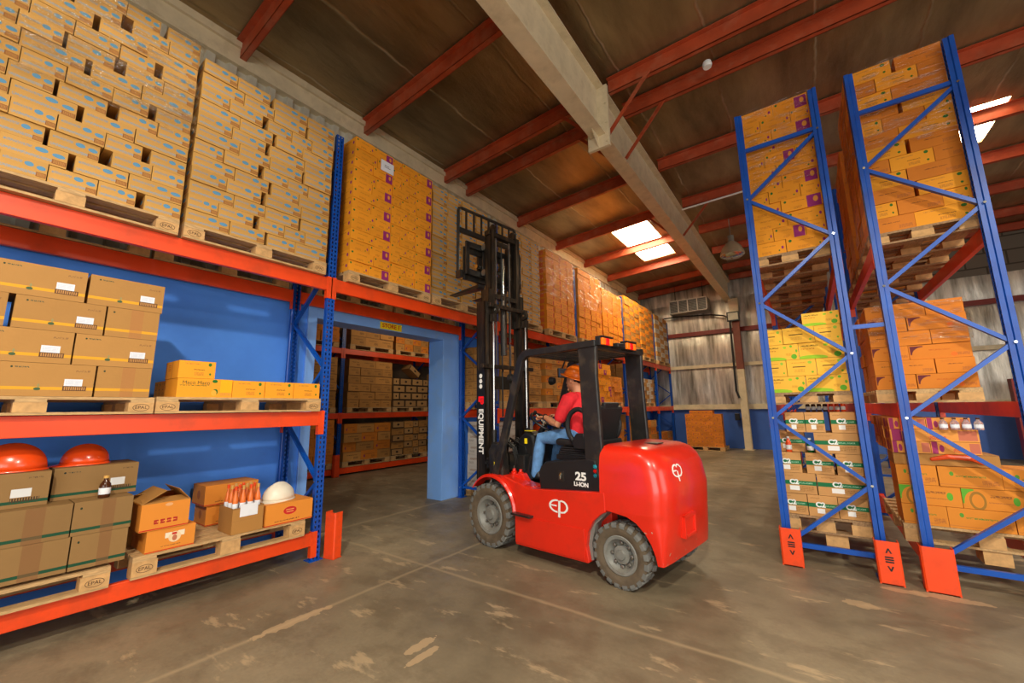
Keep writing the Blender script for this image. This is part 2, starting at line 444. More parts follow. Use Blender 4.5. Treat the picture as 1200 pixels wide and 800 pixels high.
# roof sheet with foil, split round the skylights
def roof():
    b = MB(); sk = [(-3.85, -2.88, 9.8, 12.75), (2.62, 3.12, 9.3, 10.7)]
    xs = sorted({-5.6, -3.85, -2.88, -2.0, 2.62, 3.12, 9.2}); ys = sorted({-6.2, 9.3, 9.8, 10.7, 12.75, BY + .3})
    for i in range(len(xs)-1):
        for j in range(len(ys)-1):
            cx = (xs[i]+xs[i+1])/2; cy = (ys[j]+ys[j+1])/2
            if any(a < cx < c and d < cy < e for a, c, d, e in sk): continue
            z0 = zr(xs[i]) + .22; z1 = zr(xs[i+1]) + .22
            b.add([(xs[i], ys[j], z0), (xs[i+1], ys[j], z1), (xs[i+1], ys[j+1], z1), (xs[i], ys[j+1], z0),
                   (xs[i], ys[j], z0+.12), (xs[i+1], ys[j], z1+.12), (xs[i+1], ys[j+1], z1+.12), (xs[i], ys[j+1], z0+.12)],
                  [(0,1,2,3), (7,6,5,4), (0,4,5,1), (1,5,6,2), (2,6,7,3), (3,7,4,0)])
    struct(b.build('ceiling', M['foil']))
    for k, (a, c, d, e) in enumerate(sk):
        xm = (a+c)/2
        s = MB()
        n = 12
        for q in range(n):      # corrugated translucent sheet
            u0 = a + (c-a)*q/n; u1 = a + (c-a)*(q+1)/n; um = (u0+u1)/2
            for (p0, p1, h0, h1) in ((u0, um, 0, .02), (um, u1, .02, 0)):
                z0 = zr(p0) + .27 + h0; z1 = zr(p1) + .27 + h1
                s.add([(p0, d, z0), (p1, d, z1), (p1, e, z1), (p0, e, z0)], [(0,1,2,3)])
        o = struct(s.build('window_%d' % (k+1), M['sky']))
roof()
# left wall: blue lower wall with the doorway, pale corrugated sheet above
wb = MB()
wb.box(WX-.3, WX, -6.2, 2.64, 0, 3.0); wb.box(WX-.3, WX, 5.42, BY, 0, 3.0)
struct(wb.build('wall_left', M['bluewall']))
cs = MB()
y = -6.2
prof = []
while y < BY:
    prof += [(y, 0), (y+.10, 0), (y+.125, .055), (y+.205, .055)]; y += .23
vs = []
for yy, d in prof: vs += [(WX-.24+d, yy, 3.0), (WX-.24+d, yy, 6.1)]
cs.add(vs, [(2*i, 2*i+2, 2*i+3, 2*i+1) for i in range(len(prof)-1)])
cs.box(WX-.36, WX-.26, -6.2, BY, 3.0, 6.2)
struct(cs.build('wall_left', M['corr']))
struct(MB().box(WX-.24, WX-.13, -6.2, BY, 5.78, 6.0).build('trim_1', M['beige']))
struct(MB().box(WX-.3, WX-.09, -6.2, BY, 6.0, 6.10).build('trim_2', M['beige']))
# door frame
dz = 2.72
fr = MB()
fr.box(WX-.32, WX+.03, 5.02, 5.46, 0, dz + .285); fr.box(WX-.32, WX+.03, 2.60, 2.72, 0, dz + .285); fr.box(WX-.32, WX+.03, 2.72, 5.02, dz, dz + .285)
struct(fr.build('door_1', M['bluetrim'], bevel=.006))
sg = MB().box(WX+.031, WX+.040, 3.69, 4.09, 2.730, 2.835).build('door_sign', M['yellow'])
tag(sg, 'yellow sign with red lettering on the blue beam above the doorway', 'sign')
text('lettering', 'STORE 1', .088, mat('sign_red', (205, 24, 20), .5), sg, (WX+.041, 3.89, 2.783), RX_POS, bold=.002)
# back wall
bw = MB(); bw.box(WX-.3, 9.2, BY, BY+.3, 0, 1.37); struct(bw.build('wall_back', M['darkblue']))
bw = MB()
x = WX
while x < 9.1:
    x2 = min(x + 1.22, 9.2)
    for (z0, z1) in ((1.55, 2.9), (3.02, 4.15), (4.3, 5.45), (5.5, 6.5)):
        # slack quilted foil panels between the girts
        nx, nz = 10, 6; vs = []; fs = []
        for i in range(nx+1):
            for j in range(nz+1):
                u = i/nx; v = j/nz
                d = .05*math.sin(math.pi*u)*math.sin(math.pi*v) + .012*mnoise.noise(Vector((x*3+u*14, z0*5+v*2, 1)))
                vs.append((x+(x2-x)*u, BY-.03-d, z0-.06+(z1-z0+.12)*v))
        for i in range(nx):
            for j in range(nz):
                a = i*(nz+1)+j; fs.append((a, a+nz+1, a+nz+2, a+1))
        bw.add(vs, fs)
    x = x2
bw.box(WX-.3, 9.2, BY+.05, BY+.3, 1.37, 6.5)
for v in (): pass
struct(bw.build('wall_back', M['foilwall'], smooth=True, angle=60))
struct(MB().box(WX-.3, 9.2, BY-.12, BY, 1.37, 1.55).build('trim_3', M['beige']))
struct(MB().box(WX-.3, 9.2, BY-.14, BY, 2.90, 3.02).build('trim_4', M['beige']))
struct(MB().box(WX-.3, 9.2, BY-.16, BY, 4.15, 4.30).build('trim_5', M['darkred']))
def block_material():
    m, t, b = new_mat('grey_blockwork'); tc = t.new('ShaderNodeTexCoord'); br = t.new('ShaderNodeTexBrick')
    s = t.new('ShaderNodeSeparateXYZ'); t.link(tc.outputs['Object'], s.inputs[0]); c = t.new('ShaderNodeCombineXYZ')
    t.link(s.outputs[0], c.inputs[0]); t.link(s.outputs[2], c.inputs[1]); t.link(c.outputs[0], br.inputs['Vector'])
    br.inputs['Color1'].default_value = lin((105, 98, 88)); br.inputs['Color2'].default_value = lin((122, 114, 102)); br.inputs['Mortar'].default_value = lin((70, 64, 56))
    br.inputs['Scale'].default_value = 1; br.inputs['Brick Width'].default_value = .8; br.inputs['Row Height'].default_value = .4; br.inputs['Mortar Size'].default_value = .02
    t.link(br.outputs[0], b.inputs['Base Color']); b.inputs['Roughness'].default_value = .85; return m
struct(MB().box(2.0, 9.2, BY-.10, BY-.0, 5.0, 6.3).build('wall_back', block_material()))
# right wall, wall behind the camera with an unseen opening added for the rear light, walls of the store
struct(MB().box(9.0, 9.3, -6.2, .3, 0, 6.5).box(9.0, 9.3, 5.8, BY, 0, 6.5).box(9.0, 9.3, .3, 5.8, 4.8, 6.5).build('wall_right', M['foilwall']))
struct(MB().box(WX-.3, -.5, -6.3, -6.0, 0, 6.5).box(6.8, 9.3, -6.3, -6.0, 0, 6.5).box(-.5, 6.8, -6.3, -6.0, 4.4, 6.5).build('wall_front', M['corr']))
st = MB()
st.box(-10.6, -10.4, -1, 14, 0, 4.2); st.box(-10.6, WX-.3, -1.2, -1, 0, 4.2); st.box(-10.6, WX-.3, 14, 14.2, 0, 4.2)
struct(st.build('wall_store', mat('store_wall', (150, 130, 104), .8)))
struct(MB().box(-10.6, WX-.3, -1.2, 14.2, 4.2, 4.35).build('ceiling_store', mat('store_ceiling', (120, 100, 76), .8)))

# steel rafter with splice plates
t_ = MB()
t_.box(-2.12, -1.90, -6.2, BY, 5.28, 5.30); t_.box(-2.02, -2.00, -6.2, BY, 5.30, 6.03); t_.box(-2.12, -1.90, -6.2, BY, 6.03, 6.05)
rf = empty('roof_rafter'); tag(rf, 'long cream painted steel rafter running away under the roof', 'rafter')
t_.build('beam_section', M['beige'], rf)
p_ = MB()
p_.box(-2.17, -1.85, 4.93, 4.955, 5.10, 6.05); p_.box(-2.17, -1.85, 4.958, 4.985, 5.10, 6.05)
p_.build('splice_plate', M['beige'], rf, bevel=.003)
g_ = MB()
for s in (-1, 1):
    g_.prism([(4.93 if s < 0 else 4.985, 5.11), (4.93 if s < 0 else 4.985, 5.28), ((4.93 if s < 0 else 4.985) + s*.22, 5.28)], -2.016, -2.004, 'yz')
g_.build('stiffener', M['beige'], rf)
for yy in (4.92, 4.99):
    for zz in (5.16, 5.45, 5.75):
        for xx in (-2.14, -1.88): MB().tube([(xx, yy-.008, zz), (xx, yy+.008, zz)], .013, 6).build('bolt', M['beige'], rf)
cd = MB().tube([(-2.17, -3, 5.46), (-2.17, 12.6, 5.46)], .012, 8).build('conduit', M['white'])
tag(cd, 'thin white conduit running along the left flange of the rafter', 'conduit')

# purlins
def zsec(x0, x1, y):
    b = MB()
    za, zb = zr(x0), zr(x1)
    def slab(dy0, dy1, h0, h1):
        b.add([(x0,y+dy0,za+h0),(x1,y+dy0,zb+h0),(x1,y+dy1,zb+h0),(x0,y+dy1,za+h0),(x0,y+dy0,za+h1),(x1,y+dy0,zb+h1),(x1,y+dy1,zb+h1),(x0,y+dy1,za+h1)],
              [(0,3,2,1),(4,5,6,7),(0,1,5,4),(1,2,6,5),(2,3,7,6),(3,0,4,7)])
    slab(-.004, .004, 0, .2); slab(-.004, .07, 0, .008); slab(.062, .07, 0, .025); slab(-.07, .004, .192, .2)
    return b
PY = [-.3, 1.60, 3.36, 5.14, 5.76, 7.60, 9.48, 11.26, 13.10, 14.95, 16.3]
WHERE = ['above the camera', 'nearest the front left stack', 'above the two wrapped blue-oval stacks', 'just before the rafter splice', 'just beyond the rafter splice',
         'before the skylights', 'touching the near skylight edge', 'crossing the left skylight', 'beyond the skylights', 'second from the back wall', 'nearest the back wall']
for y, wd in zip(PY, WHERE):
    if y < 0: continue
    o = zsec(-5.42, -2.12, y).build('roof_purlin', M['redox']); tag(o, 'red roof purlin left of the rafter, ' + wd, 'purlin', 'purlins left of the rafter')
    o = zsec(-1.90, 9.0, y).build('roof_purlin', M['redox']); tag(o, 'red roof purlin right of the rafter, ' + wd, 'purlin', 'purlins right of the rafter')
def flybrace(y, s, wd):
    b = MB(); b.bar((-2.0 + s*.08, y, 5.36), (-2.0 + s*.72, y, 6.08), .05, .006); b.bar((-2.0 + s*.08, y-.022, 5.36), (-2.0 + s*.72, y-.022, 6.08), .006, .05)
    o = b.build('flange_brace', M['redox']); tag(o, 'red diagonal brace from rafter up to purlin ' + wd, 'brace', 'braces beside the rafter')
for y, wd in ((5.10, 'before the splice'), (5.80, 'beyond the splice'), (9.44, 'by the near skylight')):
    for s in (-1, 1): flybrace(y, s, wd + (' on the left' if s < 0 else ' on the right'))

# column at the back wall
cl = empty('steel_column', (-1.82, 16.2, 0)); tag(cl, 'cream steel column standing against the back wall under the rafter', 'column')
def hcol(z0, z1):
    return MB().box(-.11, .11, -.12, -.105, z0, z1).box(-.11, .11, .105, .12, z0, z1).box(-.01, .01, -.105, .105, z0, z1)
hcol(0, 2.75).build('shaft', M['beige'], cl); hcol(2.75, 4.55).build('upper_shaft', mat('brown_red_primer', (122, 62, 44), .6), cl)
MB().prism([(-.18, 5.30), (.14, 5.30), (.12, 4.55), (-.12, 4.55)], -.12, .12, 'xz').build('knee', M['beige'], cl)
MB().box(-.16, .16, -.17, .17, 0, .02).build('base_plate', M['beige'], cl)
fl = empty('flood_light', (-1.86, 15.98, 4.62)); tag(fl, 'square flood light with black frame fixed on the column top', 'light')
MB().box(-.20, .20, -.04, .06, -.17, .17).build('housing', M['black'], fl, bevel=.01)
MB().box(-.155, .155, -.046, -.04, -.125, .125).build('lens', mat('flood_lens', (190, 186, 165), .3), fl)
pp = MB().tube([(-1.98, 16.0, 4.45), (-2.0, 16.0, 2.0), (-1.93, 16.0, 1.75)], .035, 10).build('drain_pipe', M['black'])
tag(pp, 'black vertical pipe running down beside the cream column', 'pipe')
gp = MB().tube([(-2.3, 16.42, 4.4), (-2.3, 16.42, 1.5)], .02, 8).tube([(-2.17, 16.42, 4.4), (-2.17, 16.42, 1.5)], .02, 8)
jb = MB().box(-2.18, -2.02, 16.35, 16.48, .98, 1.22).build('switch_box', M['black'], bevel=.01); tag(jb, 'small black switch box low on the blue back wall', 'switch')
cb = MB().tube([(-4.9, 16.35, 4.92), (-3.9, 16.3, 4.95), (-2.6, 16.3, 4.85), (-2.2, 16.25, 4.75), (-2.0, 16.1, 4.6)], .025, 8).build('electrical_cable', M['rubber'])
tag(cb, 'black cable running along the back wall to the flood light', 'cable')
ve = empty('air_vent', (-3.31, 15.9, 5.24)); tag(ve, 'white slatted air vent hung high before the back wall', 'vent')
f_ = MB()
W2, H2 = .67, .25
f_.box(-W2, W2, -.05, .12, H2-.03, H2); f_.box(-W2, W2, -.05, .12, -H2, -H2+.03)
for xx in (-W2, -W2/2-.015, -.015, W2/2-.015, W2-.03): f_.box(xx-.0, xx+.03, -.05, .12, -H2, H2)
f_.build('frame', M['louvre'], ve)
s_ = MB()
for k in range(9):
    z = -H2 + .06 + k*.048
    s_.box(-W2+.03, W2-.03, -.03, -.022, z, z+.028)
s_.build('slats', M['grey'], ve)
MB().box(-W2, W2, .0, .01, -H2, H2).build('dark_backing', M['black'], ve)
MB().box(-W2, W2, .1, .6, -H2, H2).build('duct', M['steel'], ve)
MB().bar((-.5, .3, H2), (-.5, .3, .9), .02, .02).bar((.5, .3, H2), (.5, .3, .9), .02, .02).build('hanger', M['black'], ve)
# red portal by the right end
rc = MB().box(4.05, 4.75, 15.2, 15.45, 0, 2.05).box(4.25, 8.8, 15.2, 15.4, 1.8, 2.05).build('door_2', mat('deep_red_frame', (140, 30, 20), .5)); struct(rc)

# high bay lamps
def lamp_profile(r, h): return [(.05, h), (r*.45, h*.86), (r*.78, h*.55), (r*.96, h*.2), (r, 0)]
def highbay(loc, label, power, on=True):
    e = empty('high_bay_lamp', loc); tag(e, label, 'lamp', 'high bay lamps')
    MB().lathe(lamp_profile(.27, .36), 28).build('reflector', mat('lamp_shade', (200, 186, 160), .35, metal=.3), e, smooth=True)
    MB().lathe([(.0, .04), (.2, .02), (.26, .0), (.2, -.05), (0, -.07)], 28).build('lens', M['chrome'] if not on else M['lampglass'], e, smooth=True)
    MB().tube([(0, 0, .34), (0, 0, .50)], .07, 12).build('ballast', M['grey'], e)
    MB().tube([(0, 0, .5), (0, 0, zr(loc[0]) - loc[2] + .01)], .012, 8).build('hanger', M['steel'], e)
    if on: spot_light('high_bay_light', (loc[0], loc[1], loc[2] - .15), power, (1.0, .93, .78), .17)
highbay((-1.13, 10.8, 5.12), 'unlit cream high bay lamp hanging right of the rafter', 0, on=False)
highbay((.5, -1.6, 5.35), 'lit high bay lamp behind the camera', 980)
highbay((-2.55, .5, 5.55), 'lit high bay lamp close to the first left stacks', 110)
highbay((5.2, 9.4, 5.35), 'added lit high bay lamp out of view at the far right', 700)  # unseen lamp, added to brighten the dim back wall
highbay((3.4, .6, 5.35), 'lit high bay lamp over the right aisle', 700)
point_light('store_light', (-7.3, 7.2, 3.9), 60, (1.0, .80, .55), .3)
for nm, lc, rr in (('gas_detector', (-.62, 5.42, 5.98), .055),):
    e = MB().lathe([(0, 0), (.05, 0), (.06, .03), (.05, .08), (0, .08)], 16).build(nm, M['white'], loc=lc, smooth=True)
    tag(e, 'small round white detector under the purlin beyond the splice', 'detector')
tc_ = MB().tube([(-1.9, 9.4, 5.98), (.4, 9.3, 5.98)], .02, 8).build('light_tube', M['white']); tag(tc_, 'thin white tube fixed under a purlin right of the rafter', 'tube')

# ================================================================== PALLET RACKS
def post_prof(sx, flip=1):
    """omega section, 90 mm along y, 70 mm along x; the slotted face points to flip*x; lips at the back"""
    w, d, t = .045, .07, .0025
    pts = [(0, -w), (0, w), (-d*.45, w), (-d*.55, w-.012), (-d, w-.012), (-d, w-.03), (-d+t, w-.03), (-d+t, w-.012-t), (-d*.5, w-.012-t), (-d*.42, w-t), (-t, w-t),
           (-t, -w+t), (-d*.42, -w+t), (-d*.5, -w+.012+t), (-d+t, -w+.012+t), (-d+t, -w+.03), (-d, -w+.03), (-d, -w+.012), (-d*.55, -w+.012), (-d*.45, -w)]
    return [(x*flip, y) for x, y in pts]
def add_post(parent, x, y, h, flip=1):
    o = MB().prism(post_prof(0, flip), 0, h, 'xy').build('post', M['post'], parent, loc=(x, y, 0)); return o
def frame(parent, xf, xr, y, h=4.8):
    """upright frame: slotted posts at xf (facing away from xr) and xr; zigzag of braces"""
    s = 1 if xf > xr else -1
    add_post(parent, xf, y, h, s); add_post(parent, xr, y, h, -s)
    # braces sit between the two posts
    a, b = xf - s*.035, xr + s*.035
    nodes = [(b, .17), (a, .77), (b, 1.37), (a, 1.97), (b, 2.57), (a, 3.17), (b, 3.76), (a, 4.33)]
    nodes = [q for q in nodes if q[1] < h - .1]; ztop = 4.36 if h > 4.5 else h - .1
    for i in range(len(nodes)-1):
        MB().bar((nodes[i][0], y, nodes[i][1]), (nodes[i+1][0], y, nodes[i+1][1]), .032, .042, (0, 1, 0)).build('brace', M['brace'], parent)
    for z in (.17, ztop): MB().bar((a, y, z), (b, y, z), .032, .042).build('brace', M['brace'], parent)
    for (x, z) in nodes:
        MB().tube([(x, y-.05, z), (x, y+.05, z)], .011, 8).build('bolt', M['chrome'], parent)
    for x in (xf - s*.035, xr + s*.035):
        MB().box(x-.06, x+.06, y-.07, y+.07, 0, .008).build('base_plate', M['post'], parent)
def beam(parent, x, y0, y1, ztop, h=.15, side=1, conn=.24):
    """x = outer face; side = +1 when that face looks towards +x"""
    b = MB(); x2 = x - side*.045
    xa, xb = min(x, x2), max(x, x2)
    b.prism([(xa, ztop), (xb, ztop), (xb, ztop-h), (xa, ztop-h)], y0+.05, y1-.05, 'xz')
    o = b.build('beam', M['beam'], parent, bevel=.004)
    for yy, sg in ((y0+.045, 1), (y1-.045, -1)):
        c = MB(); ya, yb = sorted((yy, yy + sg*.012))
        c.box(xa-.002, xb+.004, ya, yb, ztop-conn, ztop+.01)
        ya, yb = sorted((yy - sg*.05, yy)); xo = x + side*.006
        c.box(min(x, xo), max(x, xo), ya, yb, ztop-conn, ztop+.01)
        c.build('connector', M['beam'], o)
def guard(x, y, h, wd, ang, label, marks=True, w=.13):
    e = empty('column_guard', (x, y, 0), ang); tag(e, label, 'column guard', 'orange column guards')
    # V-shaped steel guard with floor flanges
    prof = [(-w/2, 0), (-w/2+.02, -.02), (-.02, -.045), (.02, -.045), (w/2-.02, -.02), (w/2, 0), (w/2-.006, .0), (w/2-.024, -.012), (.018, -.037), (-.018, -.037), (-w/2+.024, -.012), (-w/2+.006, 0)]
    prof = [(-w/2, .05), (-w/2, -.035), (-w/2+.012, -.045), (w/2-.012, -.045), (w/2, -.035), (w/2, .05), (w/2-.007, .05), (w/2-.007, -.03), (w/2-.017, -.037), (-w/2+.017, -.037), (-w/2+.007, -.03), (-w/2+.007, .05)]
    MB().prism(prof, 0, h, 'xy').build('shield', M['guard'], e)
    MB().box(-w/2, w/2, -.045, .06, 0, .008).build('foot_plate', M['guard'], e)
    if marks: text('stencil_mark', '< III >', .075, M['black'], e, (0, -.0465, h*.58), (R(90), R(90), 0), ext=.0006, bold=.002)
    return e

XF, XR = -4.257, -5.10
FY = [-.62, 2.392, 5.43, 8.47, 11.55, 14.58, 16.42]
rk = empty('pallet_rack', (0, 0, 0)); tag(rk, 'long blue and orange pallet rack along the blue left wall', 'pallet rack', 'pallet racks')
for y in FY: frame(rk, XF, XR, y)
for k in range(len(FY)-1):
    y0, y1 = FY[k], FY[k+1]
    for x, s in ((XF, 1), (XR, -1)): beam(rk, x, y0, y1, 3.0, .15, s)
    if k != 1:
        for x, s in ((XF, 1), (XR, -1)): beam(rk, x, y0, y1, 1.50, .145, s)
    if k == 0:
        for x, s in ((XF, 1), (XR, -1)): beam(rk, x, y0, y1, .275, .125, s)
guard(-4.19, 2.53, .455, 0, R(12), 'orange column guard at the foot of the near left rack post', marks=False, w=.15)
guard(-4.20, 5.46, .50, 0, R(75), 'orange column guard between the doorway and the truck front wheel', marks=False, w=.15)

def double(x0, x1, name_lab, ys, parentname='pallet_rack'):
    e = empty('pallet_rack', (0, 0, 0)); tag(e, name_lab, 'pallet rack', 'pallet racks')
    for y in ys: frame(e, x1, x0, y)
    for k in range(len(ys)-1):
        for zt in (3.0, 1.5, .27):
            beam(e, x0+.002, ys[k], ys[k+1], zt, .13, -1); beam(e, x1-.002, ys[k], ys[k+1], zt, .13, 1)
    return e
RYS = [4.99, 7.72, 10.45, 13.18]
dA = double(-.35, .41, 'blue and orange rack right of the rafter, left row of two', RYS)
dB = double(.64, 1.42, 'blue and orange rack at the right edge of the photo, right row', RYS)
for z in (2.22,):
    o = MB().bar((.412, 4.99, z), (.637, 4.99, z), .03, .04).build('row_spacer', M['brace'], dA)
guard(-.285, 4.90, .335, 0, 0, 'orange column guard on the left foot of the left rack row', w=.17)
guard(.40, 4.86, .345, 0, 0, 'orange column guard on the right foot of the left rack row', w=.16)
guard(.70, 4.86, .345, 0, 0, 'orange column guard on the left foot of the right rack row', w=.20, marks=False)

# rack inside the store, seen through the doorway
sr = empty('pallet_rack', (0, 0, 0)); tag(sr, 'blue and orange pallet rack inside the dim store beyond the doorway', 'pallet rack', 'pallet racks')
SY = [2.55, 5.52, 8.42, 11.35]
for y in SY: frame(sr, -9.1, -9.95, y, 4.0)
for k in range(3):
    for zt in (3.02, 1.45, .17):
        for x, s in ((-9.1, 1), (-9.95, -1)): beam(sr, x, SY[k], SY[k+1], zt, .13, s)
guard(-9.0, 5.42, .5, 0, R(90), 'orange column guard on the store rack post seen through the doorway', marks=False)

# ================================================================== CARTONS AND PALLETS
TAN = (202, 153, 80)
BLU = (92, 146, 182); GB = (128, 148, 165); BRN = (150, 92, 45)
M['oval'] = print_mat('blue_oval_print_board', TAN, [
    ('e', .60, .68, .10, .13, BLU), ('r', .26, .70, .2, .07, GB, 'text'), ('r', .42, .24, .38, .075, (130, 156, 176), 'text'), ('e', .86, .62, .10, .12, BLU), ('r', .88, .24, .11, .13, BRN), ('r', .88, .24, .09, .09, (186, 132, 70), 'bars'),
    ('r', 1.30, .62, .16, .035, GB, 'text'), ('e', 1.68, .70, .12, .13, BLU), ('r', 1.62, .32, .26, .15, BRN), ('r', 1.62, .32, .23, .10, (196, 142, 80), 'bars')])
M['purple'] = print_mat('purple_print_board', (240, 154, 34), [
    ('r', .80, .45, .17, .46, (150, 40, 110)), ('e', .84, .55, .06, .22, (232, 150, 60)), ('e', .10, .80, .035, .09, (40, 110, 40)), ('r', .42, .70, .16, .04, (196, 116, 26), 'text'),
    ('r', .4, .22, .1, .10, (200, 120, 30), 'lines'), ('e', 1.82, .78, .05, .09, (40, 110, 40)), ('r', 1.25, .72, .18, .04, (196, 116, 26), 'text'), ('e', 1.9, .3, .03, .08, (150, 40, 110))])
M['purple2'] = print_mat('purple_dot_print_board', (240, 154, 34), [
    ('e', .10, .78, .04, .10, (40, 110, 40)), ('r', .5, .70, .2, .04, (196, 116, 26), 'text'), ('e', .9, .45, .035, .12, (150, 40, 110)), ('e', .80, .25, .02, .06, (40, 110, 40)),
    ('r', .42, .22, .14, .10, (200, 120, 30), 'lines'), ('r', 1.5, .7, .2, .05, (196, 116, 26), 'text'), ('e', 1.85, .5, .05, .16, (150, 40, 110))])
M['redprint'] = print_mat('red_print_board', (236, 146, 34), [
    ('r', .88, .45, .06, .34, (205, 62, 36)), ('r', .4, .7, .22, .05, (190, 100, 30), 'text'), ('r', .35, .25, .15, .12, (200, 112, 36), 'lines'), ('r', 1.5, .5, .28, .34, (224, 70, 70), 'soft'), ('e', .62, .3, .04, .1, (190, 60, 30))])
M['pinkside'] = M['redprint']
M['kraft'] = print_mat('yellow_band_kraft_board', (176, 128, 68), [
    ('r', .5, .24, .5, .045, (224, 160, 40)), ('e', .12, .86, .012, .028, (40, 60, 40)), ('r', .22, .86, .07, .02, (70, 80, 60), 'text'), ('r', .86, .80, .08, .03, (140, 100, 60), 'text'),
    ('r', .77, .43, .10, .11, (226, 228, 236)), ('r', .77, .43, .085, .08, (200, 205, 220), 'lines'), ('r', .79, .25, .13, .075, (96, 62, 36)), ('r', .79, .25, .12, .05, (186, 134, 78), 'bars'),
    ('e', .40, .22, .035, .045, (70, 92, 60)), ('e', .41, .32, .012, .06, (150, 140, 90)),
    ('r', 1.5, .24, .5, .045, (224, 160, 40)), ('r', 1.56, .5, .12, .5, (172, 112, 64), 'soft'), ('e', 1.12, .84, .02, .03, (40, 60, 40))])
M['kraftg'] = print_mat('green_band_kraft_board', (142, 108, 64), [
    ('r', .5, .16, .5, .045, (26, 74, 50)), ('e', .12, .84, .014, .03, (30, 40, 34)), ('r', .22, .84, .07, .02, (70, 66, 50), 'text'), ('r', .86, .84, .07, .02, (96, 70, 44), 'text'),
    ('r', .75, .42, .09, .12, (214, 214, 214)), ('r', .79, .22, .13, .06, (70, 50, 32), 'bars'),
    ('r', 1.5, .16, .5, .045, (26, 74, 50)), ('r', 1.58, .5, .11, .5, (128, 84, 50), 'soft'), ('e', 1.12, .80, .02, .035, (30, 50, 34))])
M['yellowbox'] = print_mat('yellow_fruit_juice_board', (244, 160, 38), [
    ('e', .84, .82, .05, .10, (52, 112, 36)), ('r', .55, .50, .15, .03, (110, 66, 24), 'text'), ('r', .55, .27, .13, .10, (190, 118, 44), 'lines'), ('r', .35, .83, .2, .04, (206, 132, 52), 'text'),
    ('e', .86, .26, .03, .07, (52, 112, 36)), ('r', 1.5, .5, .04, .5, (200, 128, 52), 'soft'), ('r', 1.3, .6, .1, .2, (206, 120, 40), 'lines')], var=.03)
M['greenbox'] = print_mat('lime_swoosh_yellow_board', (246, 186, 62), [
    ('e', .28, .06, .36, .16, (150, 196, 40)), ('e', .86, .20, .08, .16, (96, 170, 40)), ('e', .62, .80, .05, .07, (150, 196, 40)), ('r', .25, .80, .2, .05, (96, 84, 20), 'text'),
    ('r', .2, .62, .16, .045, (196, 120, 30), 'text'), ('e', .8, .86, .04, .08, (110, 176, 44)), ('r', .72, .35, .08, .08, (204, 142, 40), 'lines'), ('e', .94, .55, .03, .1, (110, 176, 44))], var=.03)
M['greenbox2'] = print_mat('lime_dot_yellow_board', (246, 186, 62), [
    ('e', .80, .80, .07, .09, (150, 190, 60)), ('r', .42, .55, .22, .03, (96, 70, 20)), ('r', .42, .30, .18, .10, (206, 150, 50), 'lines'), ('e', .86, .2, .04, .06, (110, 176, 44)), ('r', .4, .8, .25, .03, (206, 140, 40), 'text')], var=.03)
M['c2'] = print_mat('green_band_drink_board', (200, 148, 90), [
    ('r', .5, .52, .5, .10, (24, 110, 66)), ('r', .70, .52, .2, .035, (150, 196, 160), 'text'), ('r', .72, .24, .2, .13, (150, 106, 56), 'lines'), ('r', .42, .26, .13, .11, (236, 234, 230)), ('r', .25, .85, .16, .03, (170, 118, 66), 'text')], var=.05)
M['swirl'] = print_mat('dark_swirl_orange_board', (214, 124, 34), [
    ('c', .13, .62, .11, .30, (104, 36, 44)), ('r', .50, .60, .17, .05, (196, 96, 20), 'text'), ('e', .72, .25, .05, .14, (240, 110, 30)), ('r', .86, .26, .10, .10, (170, 92, 44), 'lines'), ('r', .82, .75, .12, .10, (212, 118, 36), 'lines')], var=.05)
M['swirl2'] = print_mat('text_line_orange_board', (214, 124, 34), [
    ('r', .5, .60, .2, .03, (130, 70, 26), 'text'), ('r', .80, .25, .14, .12, (176, 100, 50), 'lines'), ('r', .3, .8, .16, .08, (206, 116, 36), 'lines')], var=.05)
M['magenta'] = print_mat('magenta_label_board', (226, 150, 70), [
    ('r', .08, .5, .06, .5, (160, 50, 100)), ('e', .22, .45, .05, .3, (160, 50, 100)), ('r', .88, .5, .10, .40, (170, 52, 92), 'soft'), ('r', .55, .3, .10, .14, (206, 70, 60), 'text'), ('r', 1.3, .5, .16, .42, (160, 50, 100)), ('e', 1.66, .45, .1, .3, (160, 50, 100))], var=.05)
M['leaf'] = print_mat('green_leaf_orange_board', (220, 136, 44), [
    ('e', .22, .66, .035, .11, (90, 150, 50)), ('r', .52, .55, .24, .04, (96, 130, 50), 'text'), ('r', .82, .28, .13, .12, (168, 96, 50), 'lines'), ('r', .4, .12, .4, .02, (200, 120, 50))], var=.04)
M['leafarc'] = print_mat('green_arc_orange_board', (220, 136, 44), [
    ('c', .10, .60, .10, .36, (96, 170, 50)), ('f', .24, .40, .13, .46, (60, 90, 40), 'soft'), ('r', .60, .66, .16, .06, (150, 90, 40), 'text'), ('r', .60, .36, .2, .03, (170, 100, 50), 'text'), ('e', .82, .5, .05, .2, (96, 170, 50))], var=.04)
M['plainorange'] = print_mat('plain_orange_board', (214, 128, 42), [('r', .5, .6, .3, .06, (170, 96, 40), 'text'), ('r', .75, .3, .12, .12, (160, 92, 44), 'lines'), ('e', .2, .4, .05, .15, (150, 60, 90))], var=.10)
M['plaintan'] = print_mat('plain_tan_board', (186, 132, 68), [('r', .5, .62, .3, .05, (120, 84, 50), 'text'), ('r', .72, .3, .14, .12, (110, 78, 48), 'lines'), ('r', .5, .95, .5, .03, (130, 92, 56))], var=.14)
M['darktan'] = print_mat('dark_edged_tan_board', (176, 134, 84), [('r', .5, .95, .5, .05, (50, 38, 28)), ('r', .5, .05, .5, .05, (50, 38, 28)), ('r', .03, .5, .03, .5, (50, 38, 28)), ('r', .97, .5, .03, .5, (50, 38, 28)), ('e', .5, .5, .1, .16, (60, 46, 34))], var=.12)
